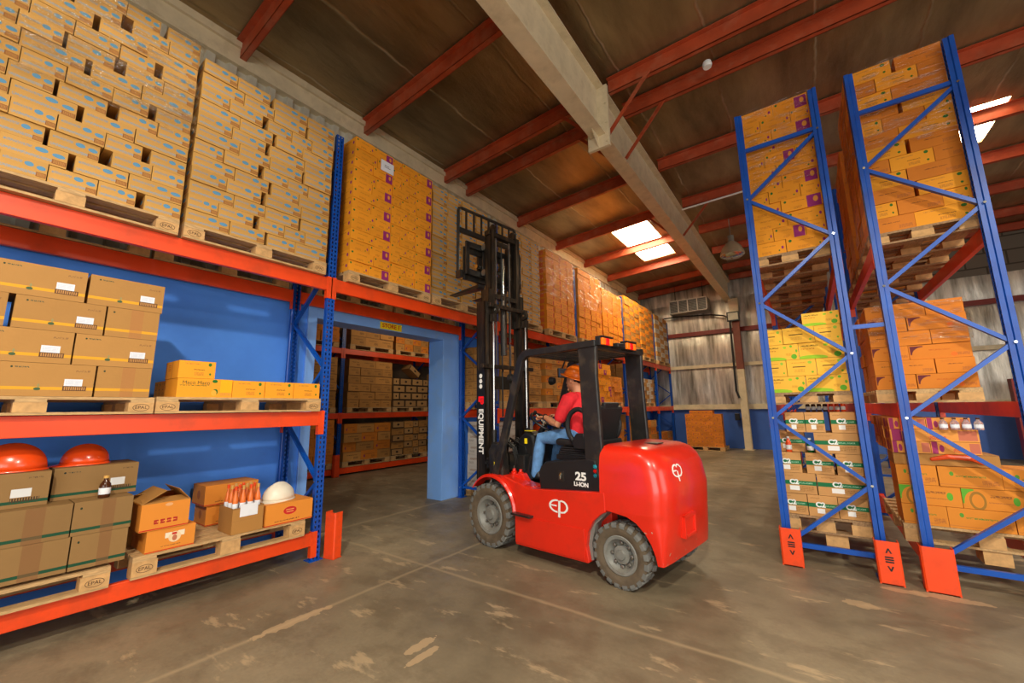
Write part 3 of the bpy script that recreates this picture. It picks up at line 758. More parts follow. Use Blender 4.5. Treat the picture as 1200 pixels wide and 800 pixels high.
M['greytan'] = print_mat('pale_grey_carton_board', (196, 186, 174), [('r', .5, .6, .3, .1, (150, 120, 100), 'text'), ('r', .3, .25, .2, .1, (150, 140, 130), 'lines')], var=.06)
M['factory'] = print_mat('red_edge_orange_board', (226, 140, 50), [
    ('r', .5, .04, .5, .02, (196, 34, 30)), ('r', .45, .17, .26, .025, (100, 60, 34), 'text'), ('r', 1.5, .04, .5, .02, (196, 34, 30)), ('e', 1.5, .5, .12, .22, (150, 60, 40), 'soft')], var=.03)
M['tile4'] = print_mat('four_red_marks_orange_board', (226, 140, 50), [
    ('r', .5, .04, .5, .02, (196, 34, 30)), ('r', .32, .30, .045, .08, (176, 34, 30)), ('r', .45, .30, .045, .08, (176, 34, 30)), ('r', .58, .30, .045, .08, (176, 34, 30)), ('r', .71, .30, .045, .08, (176, 34, 30)),
    ('r', .515, .30, .22, .02, (238, 158, 72), 'text'), ('e', .55, .9, .08, .06, (230, 190, 150), 'soft')], var=.03)
M['badge'] = print_mat('white_badge_orange_board', (226, 140, 50), [
    ('r', .5, .04, .5, .02, (196, 34, 30)), ('r', .44, .66, .07, .12, (238, 222, 196)), ('r', .70, .68, .07, .12, (238, 222, 196)), ('e', .57, .55, .13, .24, (236, 206, 164)), ('e', .57, .50, .05, .13, (190, 110, 80)), ('r', .56, .70, .05, .05, (200, 40, 40)),
    ('r', .5, .2, .2, .02, (120, 80, 46), 'text')], var=.03)
M['plainkraft'] = print_mat('plain_brown_board', (176, 124, 62), [('r', .5, .97, .5, .03, (150, 106, 60)), ('r', .5, .5, .5, .004, (160, 112, 62))], var=.03)
M['inside'] = mat('carton_inside', (150, 104, 60), .8)

_cm = {}
def carton_mesh(mkey, sx, sy, sz, face):
    """face 'x': front on +x; face 'y': front on -y; 'xe' / 'ye': the end panel is shown there"""
    key = (mkey, round(sx, 3), round(sy, 3), round(sz, 3), face)
    if key in _cm: return _cm[key]
    me = bpy.data.meshes.new('carton_' + mkey)
    hx, hy = sx/2, sy/2
    v = [(-hx,-hy,0),(hx,-hy,0),(hx,hy,0),(-hx,hy,0),(-hx,-hy,sz),(hx,-hy,sz),(hx,hy,sz),(-hx,hy,sz)]
    f = [(1,2,6,5),(3,0,4,7),(0,1,5,4),(2,3,7,6),(4,5,6,7),(0,3,2,1)]
    me.from_pydata(v, [], f)
    uvl = me.uv_layers.new(name='UVMap')
    fr = 0 if face in ('x', 'ye') else 1      # which pair carries the front print
    for pi, p in enumerate(me.polygons):
        if pi in (0, 1): off = 0 if face in ('x', 'ye') else 1
        elif pi in (2, 3): off = 0 if face in ('y', 'xe') else 1
        else: off = 2
        for li, (uu, vv) in zip(p.loop_indices, ((0, 0), (1, 0), (1, 1), (0, 1))):
            uvl.data[li].uv = (uu * .998 + .001 + off, vv * .998 + .001)
    me.materials.append(M[mkey])
    _cm[key] = me
    return me
def carton(name, mkey, x0, x1, y0, y1, z, h, face, label, group=None, rz=0, cat='carton'):
    me = carton_mesh(mkey, x1-x0, y1-y0, h, face)
    o = bpy.data.objects.new(name, me); COL.objects.link(o)
    o.location = ((x0+x1)/2, (y0+y1)/2, z); o.rotation_euler = (0, 0, rz)
    tag(o, label, cat, group); return o

def stack(name, mkeys, face, P, a0, a1, z0, n, h, pats, depth, desc, where, group, side=0, alt=None, jit=.006, top=None, shared=None, holes=(), rows=None, kindalt=None, sidekey=None):
    """rows of cartons: pats = list of relative-width lists, cycled row by row; gaps are negative numbers"""
    rnd = random.Random(hash((name, P, a0)) % 9999 if False else int(abs(P*1000) + abs(a0*777) + n))
    for r in range(n):
        pat = pats[r % len(pats)]; tot = sum(abs(p) for p in pat); a = a0; z = z0 + r*h; k = 0
        ra1 = a1
        if top and r == n-1: pat = top
        for q, p_ in enumerate(pat):
            wdt = (a1-a0) * abs(p_) / tot
            if p_ < 0: a += wdt; continue
            u0, u1 = a + .002, a + wdt - .003
            a += wdt
            if (r, q) in holes: k += 1; continue
            j = rnd.uniform(-jit, jit) * 1.6; rz = rnd.uniform(-.010, .010)
            if face == 'x': bx = (P - depth + j + .025, P + j, u0, u1)
            else: bx = (u0, u1, P - j, P + depth - j - .025)
            mk = mkeys[(r + k) % len(mkeys)] if alt is None else mkeys[alt(r, k)]
            fc = face
            if wdt < h * 1.75 and mk in ('kraft', 'kraftg'): fc = face + 'e'
            lab = shared if shared else '%s, %s from left, %s row, %s' % (desc, PLC[min(k, 7)], ORD[r], where)
            carton(name, mk, *bx, z, h - .003, fc, lab, group, rz)
            k += 1
        for sd in range(side):
            mk = sidekey or mkeys[r % len(mkeys)]
            dd = .30 + .0*sd
            j = rnd.uniform(-jit, jit) * 2
            if face == 'x': bx = (P - depth - (sd+1)*dd + .006, P - depth - sd*dd - .004, a0 + .004 + j, a0 + .3 + j)
            else: bx = (a0 + .004 + j, a0 + .3 + j, P + depth + sd*dd + .004, P + depth + (sd+1)*dd - .004)
            lab = shared if shared else '%s on the left side, %s from front, %s row, %s' % (desc, PLC[sd+1], ORD[r], where)
            carton(name, mk, *bx, z, h - .003, 'xe' if face == 'x' else 'ye', lab, group)

def pallet(x0, x1, y0, y1, z, h, along, label, stamp=True, dark=False, group='wooden pallets'):
    """along = axis of the long open side ('y' for the left rack, 'x' for the right racks)"""
    e = empty('wooden_pallet', ((x0+x1)/2, (y0+y1)/2, z)); tag(e, label, 'pallet', group)
    w, d = (x1-x0)/2, (y1-y0)/2
    W_ = M['wood2'] if dark else M['wood']
    tb = .02; bb = .018
    L, S = (d, w) if along == 'y' else (w, d)          # half length along the open side, half size across it
    def bx(b, l0, l1, s0, s1, z0, z1):
        if along == 'y': b.box(s0, s1, l0, l1, z0, z1)
        else: b.box(l0, l1, s0, s1, z0, z1)
    t = MB(); nb = 7
    for i in range(nb):
        c = -S + .06 + (2*S - .12) * i/(nb-1); ww = .055 if i % 2 == 0 else .045
        bx(t, -L, L, max(-S, c-ww), min(S, c+ww), h-tb, h)
    for c in (-L+.07, 0, L-.07): bx(t, c-.07, c+.07, -S, S, h-2*tb, h-tb)
    t.build('top_deck', W_, e)
    for c in (-S+.06, 0, S-.06):
        b = MB(); bx(b, -L, L, c-.055, c+.055, 0, bb); b.build('bottom_board', W_, e)
    for i, l in enumerate((-L+.075, 0, L-.075)):
        for s in (-S+.06, 0, S-.06):
            k = MB(); bx(k, l-.075, l+.075, s-.058, s+.058, bb, h-2*tb); o = k.build('block', M['block'], e)
            front = (s > 0 and along == 'y') or (s < 0 and along == 'x')
            if stamp and front and i != 1 and abs(s) > .01:
                zc = (h-.03)/2; ring = MB()
                if along == 'y':
                    text('stamp_mark', 'EPAL', .034, M['ink'], o, (s+.0585, l, zc), RX_POS, ext=.0006)
                    ring.tube([(s+.0585, l + .048*math.cos(2*math.pi*q/24), zc + .026*math.sin(2*math.pi*q/24)) for q in range(25)], .0016, 4)
                else:
                    text('stamp_mark', 'EPAL', .034, M['ink'], o, (l, s-.0585, zc), RY_NEG, ext=.0006)
                    ring.tube([(l + .048*math.cos(2*math.pi*q/24), s-.0585, zc + .026*math.sin(2*math.pi*q/24)) for q in range(25)], .0016, 4)
                ring.build('stamp_ring', M['ink'], o)
    return e

def film(x0, x1, y0, y1, z0, z1, label, amp=.012, faces='x'):
    """thin wrinkled film round a load (front and the two sides)"""
    b = MB(); pts = []
    nx, nz = 26, 26
    loop = []
    if faces == 'x': loop = [(x0, y0), (x1, y0), (x1, y1), (x0, y1)]
    else: loop = [(x0, y1), (x0, y0), (x1, y0), (x1, y1)]
    segs = []
    for i in range(3):
        a, c = Vector(loop[i]+(0,)), Vector(loop[i+1]+(0,)); n = max(6, int((c-a).length/.06))
        nm = Vector(((c-a).y, -(c-a).x, 0)).normalized()
        for k in range(n + (1 if i == 2 else 0)): segs.append((a + (c-a)*k/n, nm))
    for p, nm in segs:
        for j in range(nz+1):
            z = z0 + (z1-z0)*j/nz
            q = mnoise.noise(Vector((p.x*3+p.y*3, z*7, 3.1)))*amp
            pts.append(p + nm*(.012 + q + amp) + Vector((0, 0, z)))
    for i in range(len(segs)-1):
        for j in range(nz):
            a = i*(nz+1)+j; b.f.append((a, a+nz+1, a+nz+2, a+1)); b.m.append(0)
    b.v = [tuple(p) for p in pts]
    o = b.build('stretch_wrap', M['film'], smooth=True, angle=180); tag(o, label, 'plastic wrap', 'plastic wrap on loads'); return o

# ------------------------------------------------ left rack, top level (beam top z = 3.0)
ZT = 3.003; PH = .135; ZB = ZT + PH
LX = -4.20
TOP = [(-.30, .965), (1.0, 2.285), (2.56, 3.84), (3.90, 5.20), (5.56, 6.86), (7.12, 8.38), (8.62, 9.95), (10.03, 11.45), (11.72, 13.0), (13.12, 14.45), (14.75, 16.25)]
TW = ['first from the left', 'second from the left', 'right of the near rack post', 'behind the fork carriage', 'behind the mast', 'before the second tall post', 'beyond the second tall post', 'next to the third tall post', 'just beyond third tall post', 'second from the far end', 'at the far rack end']
for (a, c), wd in zip(TOP, TW):
    pallet(-5.16, LX, a, c, ZT, PH, 'y', 'wooden pallet on the top left rack beams, ' + wd)
stack('blue_oval_carton', ['oval'], 'x', LX-.01, -.30, .965, ZB, 13, .1335, [[1.3, 1, 1.15, 1, .25, 1.1][:4] + [-.22, 1.1], [1, 1.2, -.12, 1.1, 1.3], [1.1, 1, -.08, 1.2, -.3, 1.1, 1]], .34, 'blue-oval carton', 'wrapped stack at top left', 'cartons in the leftmost top stack')
film(LX-.40, LX, -.30, .965, ZB+.75, ZB+1.76, 'shiny clear plastic wrap over the leftmost top stack', .014)
stack('blue_oval_carton', ['oval'], 'x', LX-.01, 1.0, 2.285, ZB, 12, .136, [[1.2, 1.1, -.10, 1, 1.25], [1, 1.3, -.22, 1.05, .95, 1.1], [1.25, 1.0, 1.2, -.08, 1.1], [1.0, 1.1, -.14, 1.3, 1.15]], .34, 'blue-oval carton', 'stack left of near post', 'cartons in the second top stack', side=1)
stack('purple_print_carton', ['purple2', 'purple', 'purple2'], 'x', LX-.01, 2.56, 3.84, ZB, 13, .134, [[1, 1.15, .55, 1, 1.1], [1.2, .9, 1, .5, 1.1]], .36, 'orange purple-print carton', 'stack right of post', 'cartons in the third top stack', side=1, alt=lambda r, k: 1 if (r % 2 == 0 and k in (1, 4)) else 0, sidekey='purple')
pr = MB().box(LX+.004, LX+.006, 2.93, 3.13, 4.61, 4.76).build('paper_notice', M['paper'], loc=None)
tag(pr, 'white paper notice stuck high on the orange purple-print stack', 'notice')
MB().box(LX+.006, LX+.0065, 2.985, 3.055, 4.695, 4.702).box(LX+.006, LX+.0065, 2.985, 3.075, 4.672, 4.679).build('writing', M['ink'], pr)
stack('blue_oval_carton', ['oval'], 'x', LX-.06, 3.90, 5.20, ZB, 13, .1345, [[1.1, 1, -.06, 1.2, 1], [1, 1.2, 1.1, -.1, 1]], .34, 'blue-oval carton', 'stack behind the fork carriage', 'cartons in the fourth top stack', side=1)
stack('blue_oval_carton', ['oval'], 'x', LX-.04, 5.56, 6.86, ZB, 13, .1345, [[1.1, 1, 1.2, 1], [1, 1.2, -.06, 1.1, 1]], .34, 'blue-oval carton', 'top stack behind the mast', 'cartons in the fifth top stack', side=1)
def far_stack(i, mk, sh, grp, n=13, h=.1345, side=1, dx=.04, pats=None, key='red_print_carton'):
    a, c = TOP[i]
    stack(key, mk, 'x', LX-dx, a, c, ZB, n, h, pats or [[1, 1.1, .9, 1], [1.1, .9, 1, .6, .4]], .34, '', '', grp, side=side, shared=sh)
far_stack(5, ['redprint'], 'orange red-print carton in the wrapped stack before the second tall post', 'cartons in the sixth top stack')
far_stack(6, ['redprint'], 'orange red-print carton in the wrapped stack beyond the second tall post', 'cartons in the seventh top stack')
far_stack(7, ['redprint'], 'orange red-print carton in the lower stack before the third tall post', 'cartons in the eighth top stack', n=12, h=.132)
far_stack(8, ['redprint', 'plaintan'], 'banded tan carton in the stack just beyond the third tall post', 'cartons in the ninth top stack', n=13, pats=[[1, 1, 1]], key='banded_carton')
far_stack(9, ['plaintan', 'redprint'], 'banded tan carton in the top stack second from far end', 'cartons in the tenth top stack', n=13, pats=[[1, 1, 1]], key='banded_carton')
far_stack(10, ['greytan', 'plaintan'], 'pale carton in the last top stack by the back wall', 'cartons in the last top stack', n=10, h=.17, pats=[[1, 1, 1]], key='pale_carton')
for i, z0_, wd in ((5, .75, 'before the second tall post'), (6, .8, 'just beyond the second tall post'), (7, .9, 'before the third tall post')):
    a, c = TOP[i]; film(LX-.45, LX-.02, a, c, ZB+z0_, ZB+(1.75 if i < 7 else 1.58), 'clear plastic wrap round the top stack ' + wd, .012)

# ------------------------------------------------ left rack, first bay, middle shelf
pallet(-5.14, LX, -.32, .952, 1.503, .125, 'y', 'wooden pallet under the big kraft cartons on middle shelf')
Z1 = 1.63; hh = .2265
def kc(a, c, r, end, lab, mk='kraft', z=None, P=-4.215, d=.36, name='kraft_carton', h=hh, grp='big kraft cartons on the left rack'):
    return carton(name, mk, P-d, P, a, c, (Z1 + r*hh) if z is None else z, h-.002, 'xe' if end else 'x', lab, grp, random.uniform(-.008, .008))
for r, rows in enumerate(([(-.30, .15, 0), (.155, .600, 0), (.610, .915, 1)], [(-.30, .005, 1), (.02, .465, 0), (.475, .918, 0)], [(-.30, .14, 0), (.170, .605, 0), (.617, .920, 1)], [(-.30, .035, 1), (.045, .485, 0), (.502, .930, 0)])):
    for k, (a, c, e) in enumerate(rows):
        if c < -.02: continue
        kc(a, c, r, e, 'yellow-striped kraft carton on middle shelf, %s row up, %s from its right end' % (ORD[r] if r else 'bottom', PLC[2-k]))
for (a, y, z) in ((.66, .80, 1.66), (.665, .80, 2.12)): pass

pallet(-5.14, LX+.01, .962, 2.312, 1.503, .132, 'y', 'wooden pallet under the small yellow cartons on middle shelf')
zy = 1.636
YP = -4.22
for k, (a, c) in enumerate(((1.492, 1.762), (1.767, 2.032), (2.037, 2.305))):
    carton('yellow_juice_carton', 'yellowbox', YP-.30, YP, a, c, zy, .155, 'x', 'small yellow juice carton, %s to the right of the lettered one' % PLC[k], 'small yellow juice cartons')
lc = carton('yellow_juice_carton', 'yellowbox', YP-.34, YP, 1.088, 1.488, zy, .158, 'x', 'long yellow carton lettered Maco Maco at the yellow row start', 'small yellow juice cartons')
lc.data = lc.data.copy(); lc.data.materials[0] = print_mat('lettered_yellow_board', (244, 160, 38), [
    ('r', .88, .62, .11, .36, (255, 176, 20)), ('e', .66, .88, .05, .09, (30, 110, 40)), ('e', .68, .30, .05, .16, (60, 110, 40)), ('e', .655, .24, .05, .16, (250, 172, 60)), ('r', .88, .18, .10, .08, (200, 140, 70), 'lines'), ('f', .55, .78, .05, .12, (220, 150, 60)), ('r', .3, .63, .26, .03, (110, 110, 40), 'text')], var=.02)
text('lettering', 'Maco Maco', .042, mat('green_brown_ink', (80, 84, 24), .6), lc, (.171, -.07, .122), RX_POS, ext=.0004, sx=1.0)
carton('yellow_juice_carton', 'yellowbox', YP-.34, YP, 1.085, 1.345, zy+.160, .147, 'x', 'yellow juice carton standing alone on top of the lettered one', 'small yellow juice cartons')
for k in range(3):
    x = YP - .345 - k*.10
    carton('yellow_juice_carton', 'yellowbox', x-.095, x, 1.09, 1.45, zy, .15, 'xe', 'yellow juice carton behind the lettered one, %s from the front' % PLC[k], 'small yellow juice cartons')

# ------------------------------------------------ left rack, first bay, bottom shelf
pallet(-5.14, LX, -.40, .83, .278, .145, 'y', 'wooden pallet under the green-striped cartons on bottom shelf')
zb = .445
kb = lambda a, c, r, e, lab, P=-4.22: kc(a, c, 0, e, lab, 'kraftg', zb + r*.226, P, .36, 'green_striped_carton', .226, 'green-striped cartons on the bottom shelf')
kb(.612, .900, 0, 1, 'green-striped carton at the right end of the bottom row'); kb(.20, .603, 0, 1, 'green-striped carton left of the bottom row right end'); kb(-.25, .19, 0, 0, 'green-striped carton cut by the photo edge in bottom row')
kb(.600, .908, 1, 1, 'green-striped carton in the second row under the bottle'); kb(.19, .592, 1, 1, 'green-striped carton in the second row left of the bottle'); kb(-.26, .18, 1, 0, 'green-striped carton cut by photo edge, second row')
kb(.50, .955, 2, 0, 'green-striped carton on top with red helmet upon it, right one', -4.42); kb(-.02, .478, 2, 0, 'green-striped carton on top at the left photo edge', -4.33)

def helmet(name, loc, rz, m, label, r=.135, brim='front', tilt=0):
    e = empty(name, loc, rz); tag(e, label, 'helmet'); e.rotation_euler = (0, tilt, rz)
    b = MB(); seg = 32; prof = []
    for k in range(11):
        a = R(90*k/10); prof.append((math.cos(a), math.sin(a)))
    vs = []
    for c_, s_ in prof[:-1]:
        for q in range(seg):
            t_ = 2*math.pi*q/seg
            ridge = .012*math.exp(-((math.sin(t_)*c_)/.16)**2) if s_ > .1 else 0
            vs.append((r*1.16*c_*math.cos(t_), r*.92*c_*math.sin(t_), (r*1.12)*(s_**.9) + ridge*s_))
    vs.append((0, 0, r*1.12+.012)); fs = []
    for i in range(len(prof)-2):
        for q in range(seg): fs.append((i*seg+q, i*seg+(q+1) % seg, (i+1)*seg+(q+1) % seg, (i+1)*seg+q))
    for q in range(seg): fs.append(((len(prof)-2)*seg+q, (len(prof)-2)*seg+(q+1) % seg, len(vs)-1))
    b.add(vs, fs); o = b.build('shell', m, e, smooth=True, angle=60)
    sd = o.modifiers.new('thickness', 'SOLIDIFY'); sd.thickness = .004
    br = MB(); vs = []; n = seg
    for q in range(n):
        t_ = 2*math.pi*q/n; ext = .012 + .045*max(0, math.cos(t_))**1.5
        for rr, z in ((0, .004), (ext, -.006 - .004*max(0, math.cos(t_)))):
            vs.append(((r*1.16+rr-.003)*math.cos(t_), (r*.92+rr*.8-.003)*math.sin(t_), z))
            vs.append(((r*1.16+rr-.003)*math.cos(t_), (r*.92+rr*.8-.003)*math.sin(t_), z-.005))
    fs = []
    for q in range(n):
        a = 4*q; c2 = 4*((q+1) % n)
        fs += [(a, a+2, c2+2, c2), (a+1, c2+1, c2+3, a+3), (a+2, a+3, c2+3, c2+2), (a, c2, c2+1, a+1)]
    br.add(vs, fs); br.build('brim', m, e, smooth=True, angle=50)
    return e
helmet('hard_hat', (-4.52, .30, zb + 3*.226 + .012), R(250), M['redhat'], 'glossy red-orange safety helmet on the carton at left photo edge', .15)
helmet('hard_hat', (-4.60, .672, zb + 3*.226 + .012), R(255), M['redhat'], 'glossy red-orange safety helmet, the right one of the two red helmets', .118)

def bottle(loc, h, label, m_body, m_cap, group=None, r=.03, name='bottle'):
    e = empty(name, loc); tag(e, label, 'bottle', group)
    MB().lathe([(0, 0), (r*.92, 0), (r, h*.03), (r, h*.52), (r*.9, h*.62), (r*.42, h*.80), (r*.40, h*.9)], 14).build('body', m_body, e, smooth=True)
    MB().lathe([(r*1.01, h*.16), (r*1.02, h*.17), (r*1.02, h*.44), (r*1.01, h*.45)], 14).build('label_band', M['paper'] if m_cap != M['white'] else m_cap, e, smooth=True)
    MB().lathe([(r*.46, h*.88), (r*.48, h*.89), (r*.48, h*1.0), (0, h*1.0)], 12).build('cap', m_cap, e, smooth=True)
    return e
M['brownglass'] = mat('dark_brown_drink', (74, 38, 18), .15, var=.05)
M['orangedrink'] = mat('amber_drink', (236, 120, 50), .2, var=.12)
M['goldcap'] = mat('gold_cap', (220, 170, 90), .3)
bottle((-4.30, .755, zb + 2*.226), .155, 'small brown bottle standing before the red-helmet carton', M['brownglass'], M['goldcap'], r=.033)
lb = carton('kraft_carton', 'plainkraft', -5.0, -4.62, .93, 1.05, .43, .17, 'x', 'plain brown carton end between green-striped and opened cartons', None)

pallet(-5.14, LX-.02, .95, 2.245, .278, .16, 'y', 'worn wooden pallet under helmet and bottles on bottom shelf', dark=False)
zp = .44
carton('badge_carton', 'badge', -4.63, -4.23, 1.015, 1.325, zp, .165, 'x', 'orange carton with a white badge under the opened carton')
oc = empty('open_carton', (-4.42, 1.115, zp + .168)); tag(oc, 'orange carton with open flaps and four red marks', 'carton')
def open_box(e, w, d, h, mk, m_in, flaps, t=.004):
    me = carton_mesh(mk, w, d, h, 'x').copy()
    o = bpy.data.objects.new('walls', me); COL.objects.link(o); o.parent = e
    bm = bmesh.new(); bm.from_mesh(me); bm.faces.ensure_lookup_table()
    bmesh.ops.delete(bm, geom=[f for f in bm.faces if f.normal.z > .9], context='FACES_ONLY'); bm.to_mesh(me); bm.free()
    sd = o.modifiers.new('board', 'SOLIDIFY'); sd.thickness = t; sd.offset = -1
    for (ax, sgn, ang, ln) in flaps:
        b = MB(); ca, sa = math.cos(R(ang)), math.sin(R(ang))
        if ax == 'x':
            x0 = sgn*w/2; p = [(x0, -d/2+.003, h), (x0, d/2-.003, h), (x0+sgn*ca*ln, d/2-.012, h+sa*ln), (x0+sgn*ca*ln, -d/2+.012, h+sa*ln)]
        else:
            y0 = sgn*d/2; p = [(-w/2+.003, y0, h), (w/2-.003, y0, h), (w/2-.012, y0+sgn*ca*ln, h+sa*ln), (-w/2+.012, y0+sgn*ca*ln, h+sa*ln)]
        b.add(p, [(0, 1, 2, 3)]); f = b.build('flap', M[mk if False else 'plainkraft'] if not m_in else m_in, e)
        s2 = f.modifiers.new('board', 'SOLIDIFY'); s2.thickness = t
open_box(oc, .40, .305, .20, 'tile4', M['plainkraft'], [('x', -1, 158, .13), ('x', 1, 168, .11), ('y', -1, 150, .17), ('y', 1, 130, .12)])
carton('red_edged_carton', 'factory', -5.05, -4.75, 1.56, 2.02, zp, .185, 'x', 'orange carton under the oval-badge one, at the back')
fb = carton('red_edged_carton', 'factory', -5.05, -4.73, 1.53, 1.99, zp+.187, .185, 'x', 'orange carton with red oval stacked behind the bottle box')
def red_oval(parent, x, y, z, w, h):
    vs = [(x, y + w*math.cos(2*math.pi*k/28), z + h*math.sin(2*math.pi*k/28)) for k in range(28)]
    o = MB().add(vs, [tuple(range(28))]).build('oval_print', mat('oval_red', (206, 34, 30), .5), parent)
    sd = o.modifiers.new('t', 'SOLIDIFY'); sd.thickness = .0006
    q = MB()
    for dz, hw in ((.28, .62), (-.28, .55)): q.box(x+.0006, x+.001, y-w*hw, y+w*hw, z+h*(dz-.13), z+h*(dz+.13))
    q.build('lettering_lines', mat('oval_text', (240, 150, 90), .5), parent)
red_oval(fb, .1606, .06, .105, .062, .036)
hb = carton('red_edged_carton', 'factory', -4.60, -4.215, 1.862, 2.305, zp-.015, .192, 'x', 'orange carton with red oval carrying the cream helmet')
hb.location.z = zp; red_oval(hb, .1931, .0, .115, .062, .036)
bb = empty('bottle_box', (-4.37, 1.715, zp)); tag(bb, 'brown open box full of small bottles with a white paper', 'box')
open_box(bb, .30, .255, .22, 'plainkraft', M['plainkraft'], [])
MB().box(.151, .1525, -.07, .075, .14, .245).build('paper_sheet', M['paper'], bb)
for i in range(3):
    for j in range(4):
        bottle((-4.46 + i*.085, 1.625 + j*.062, zp + .13), .27, 'small amber bottle standing in the brown box, %s row, %s from left' % (('back', 'middle', 'front')[i], PLC[j]), M['orangedrink'], M['goldcap'] if (i+j) % 2 else M['redhat'], 'bottles in the brown box', r=.024)
helmet('hard_hat', (-4.42, 2.06, zp + .205), R(-75), M['whitehat'], 'cream white safety helmet lying on the red oval carton', .135)

# ------------------------------------------------ left rack, bays beyond the doorway, middle and floor level
def shelf_load(key, mk, a, c, z0, n, h, P, sh, grp, pats=None, side=1, d=.36, pal=True, pl=None, ph=.13, jit=.01):
    if pal: pallet(-5.12, P+.01, a, c, z0, ph, 'y', pl, stamp=False)
    stack(key, mk, 'x', P, a, c, z0 + (ph if pal else 0), n, h, pats or [[1, 1, 1], [.7, 1, 1.1, .6]], d, '', '', grp, side=side, shared=sh, jit=jit)
shelf_load('tan_carton', ['plaintan'], 5.56, 6.86, 1.503, 8, .125, -4.26, 'tan carton on the middle shelf seen just right of the doorway', 'cartons on middle shelf behind mast', side=2, pl='pallet on the middle shelf right of the doorway')
shelf_load('tan_carton', ['plaintan', 'plainorange'], 7.0, 8.34, 1.503, 8, .13, -4.24, 'tan carton on the middle shelf behind the steering wheel', 'cartons on middle shelf behind the driver', side=2, pl='pallet on the middle shelf behind the driver')
shelf_load('purple_print_carton', ['purple2', 'purple', 'purple2'], 8.75, 10.3, 1.503, 7, .14, -4.22, 'orange purple-print carton on middle shelf between the guard pillars', 'cartons on middle shelf between pillars', pl='pallet on the middle shelf between the guard pillars', side=2)
shelf_load('tan_carton', ['plainorange'], 10.4, 11.3, 1.503, 5, .14, -4.3, 'orange carton on the middle shelf left of the far pillar', 'cartons on middle shelf by far pillar', pl='pallet on the middle shelf left of far pillar')
shelf_load('tan_carton', ['plaintan'], 11.75, 13.0, 1.503, 9, .13, -4.3, 'tan carton on middle shelf just right of the far pillar', 'cartons on middle shelf right of far pillar', pl='pallet on the middle shelf right of far pillar')
shelf_load('tan_carton', ['plaintan', 'greytan'], 13.1, 14.3, 1.503, 6, .13, -4.3, 'tan carton in the last low stack on middle shelf', 'cartons in the last low middle stack', pl='last pallet on the middle shelf')
# floor level
shelf_load('white_carton', ['greytan'], 5.60, 6.75, 0, 6, .19, -4.42, 'pale printed carton on the floor pallet right of doorway', 'pale cartons on the floor right of doorway', side=1, pl='floor pallet under the pale cartons by the doorway', ph=.14, pats=[[1, 1, 1]])
shelf_load('white_carton', ['greytan', 'plaintan'], 6.95, 8.2, 0, 5, .18, -4.4, 'pale carton on the floor behind the steering column', 'pale cartons on the floor behind the column', side=1, pl='floor pallet behind the steering column', ph=.14, pats=[[1, 1, 1]])
helmet('red_bucket_lid', (-4.6, 7.3, 1.05), 0, M['redhat'], 'red-orange helmet on the pale cartons seen behind the mast', .15).name = 'hard_hat'
for k, (a, c, n_) in enumerate(((8.7, 9.3, 4), (9.45, 10.1, 3), (10.3, 11.2, 4), (11.8, 12.9, 5), (13.0, 14.2, 4), (14.8, 16.1, 2))):
    w_ = ('behind the seat', 'right of the seat', 'left of the far pillar', 'right of the far pillar', 'near the far rack end', 'at the far rack end')[k]
    shelf_load('tan_carton', ['plaintan', 'plainorange'], a, c, 0, n_, .23, -4.28, 'brown carton in the floor stack ' + w_, 'floor cartons ' + w_, pats=[[1, 1]], side=1, pl='floor pallet ' + w_ + ' under brown cartons', ph=.14)

# ------------------------------------------------ load at the back wall
pallet(-3.62, -2.42, 15.3, 16.2, 0, .13, 'x', 'pallet under the orange carton pile at the back wall', stamp=False)
stack('orange_carton', ['plainorange'], 'y', 15.32, -3.60, -2.44, .13, 9, .122, [[1, 1, 1, 1], [.6, 1, 1, 1, .5]], .35, '', '', 'cartons in the pile at back wall', shared='orange carton in the pile standing before the blue back wall', side=2)
stack('orange_carton', ['plainorange'], 'y', 15.34, -3.45, -2.7, .13 + 9*.122, 1, .12, [[1, 1, 1]], .35, '', '', 'cartons in the pile at back wall', shared='orange carton in the pile standing before the blue back wall')
carton('tan_carton', 'plaintan', -4.15, -3.72, 15.2, 15.6, .0, .2, 'y', 'low tan carton on the floor left of the back pile')

# ------------------------------------------------ right racks
def rp(x0, x1, y0, z, label, h=.12, d=1.22, stamp=False, dark=True): return pallet(x0, x1, y0, y0+d, z, h, 'x', label, stamp=stamp, dark=dark)
YR = 5.10
# left row
rp(-.345, .345, YR, 3.003, 'pallet under the wrapped purple-print load, left of two right racks')
stack('purple_print_carton', ['purple2', 'purple', 'purple2'], 'y', YR+.01, -.335, .345, 3.125, 12, .147, [[1, 1.15], [.75, 1, .6], [1.1, 1]], .34, 'orange purple-print carton', 'left of the two right racks', 'cartons in the high left-row load', alt=lambda r, k: 1 if (r % 2 == 1 and k == 1) else 0, side=0)
film(-.34, .35, YR, YR+.5, 3.9, 4.90, 'clear plastic wrap over upper half of the purple-print rack load', .010, 'y')
rp(-.345, .345, YR+1.3, 3.003, 'second pallet from the front on the high left-row beams')
rp(-.345, .345, YR+2.75, 3.003, 'third pallet from the front on the high left-row beams')
rp(-.345, .345, YR+4.05, 3.003, 'fourth pallet from the front on the high left-row beams')
for k, y_ in enumerate((YR+1.32, YR+2.77, YR+4.07)):
    stack('orange_carton', ['plainorange'], 'y', y_, -.335, .345, 3.125, 2, .15, [[1, 1]], 1.1, '', '', 'cartons deep in the high left row', shared='orange carton seen from below deep in the left row')
rp(-.345, .345, YR, 1.503, 'pallet under the lime and yellow cartons')
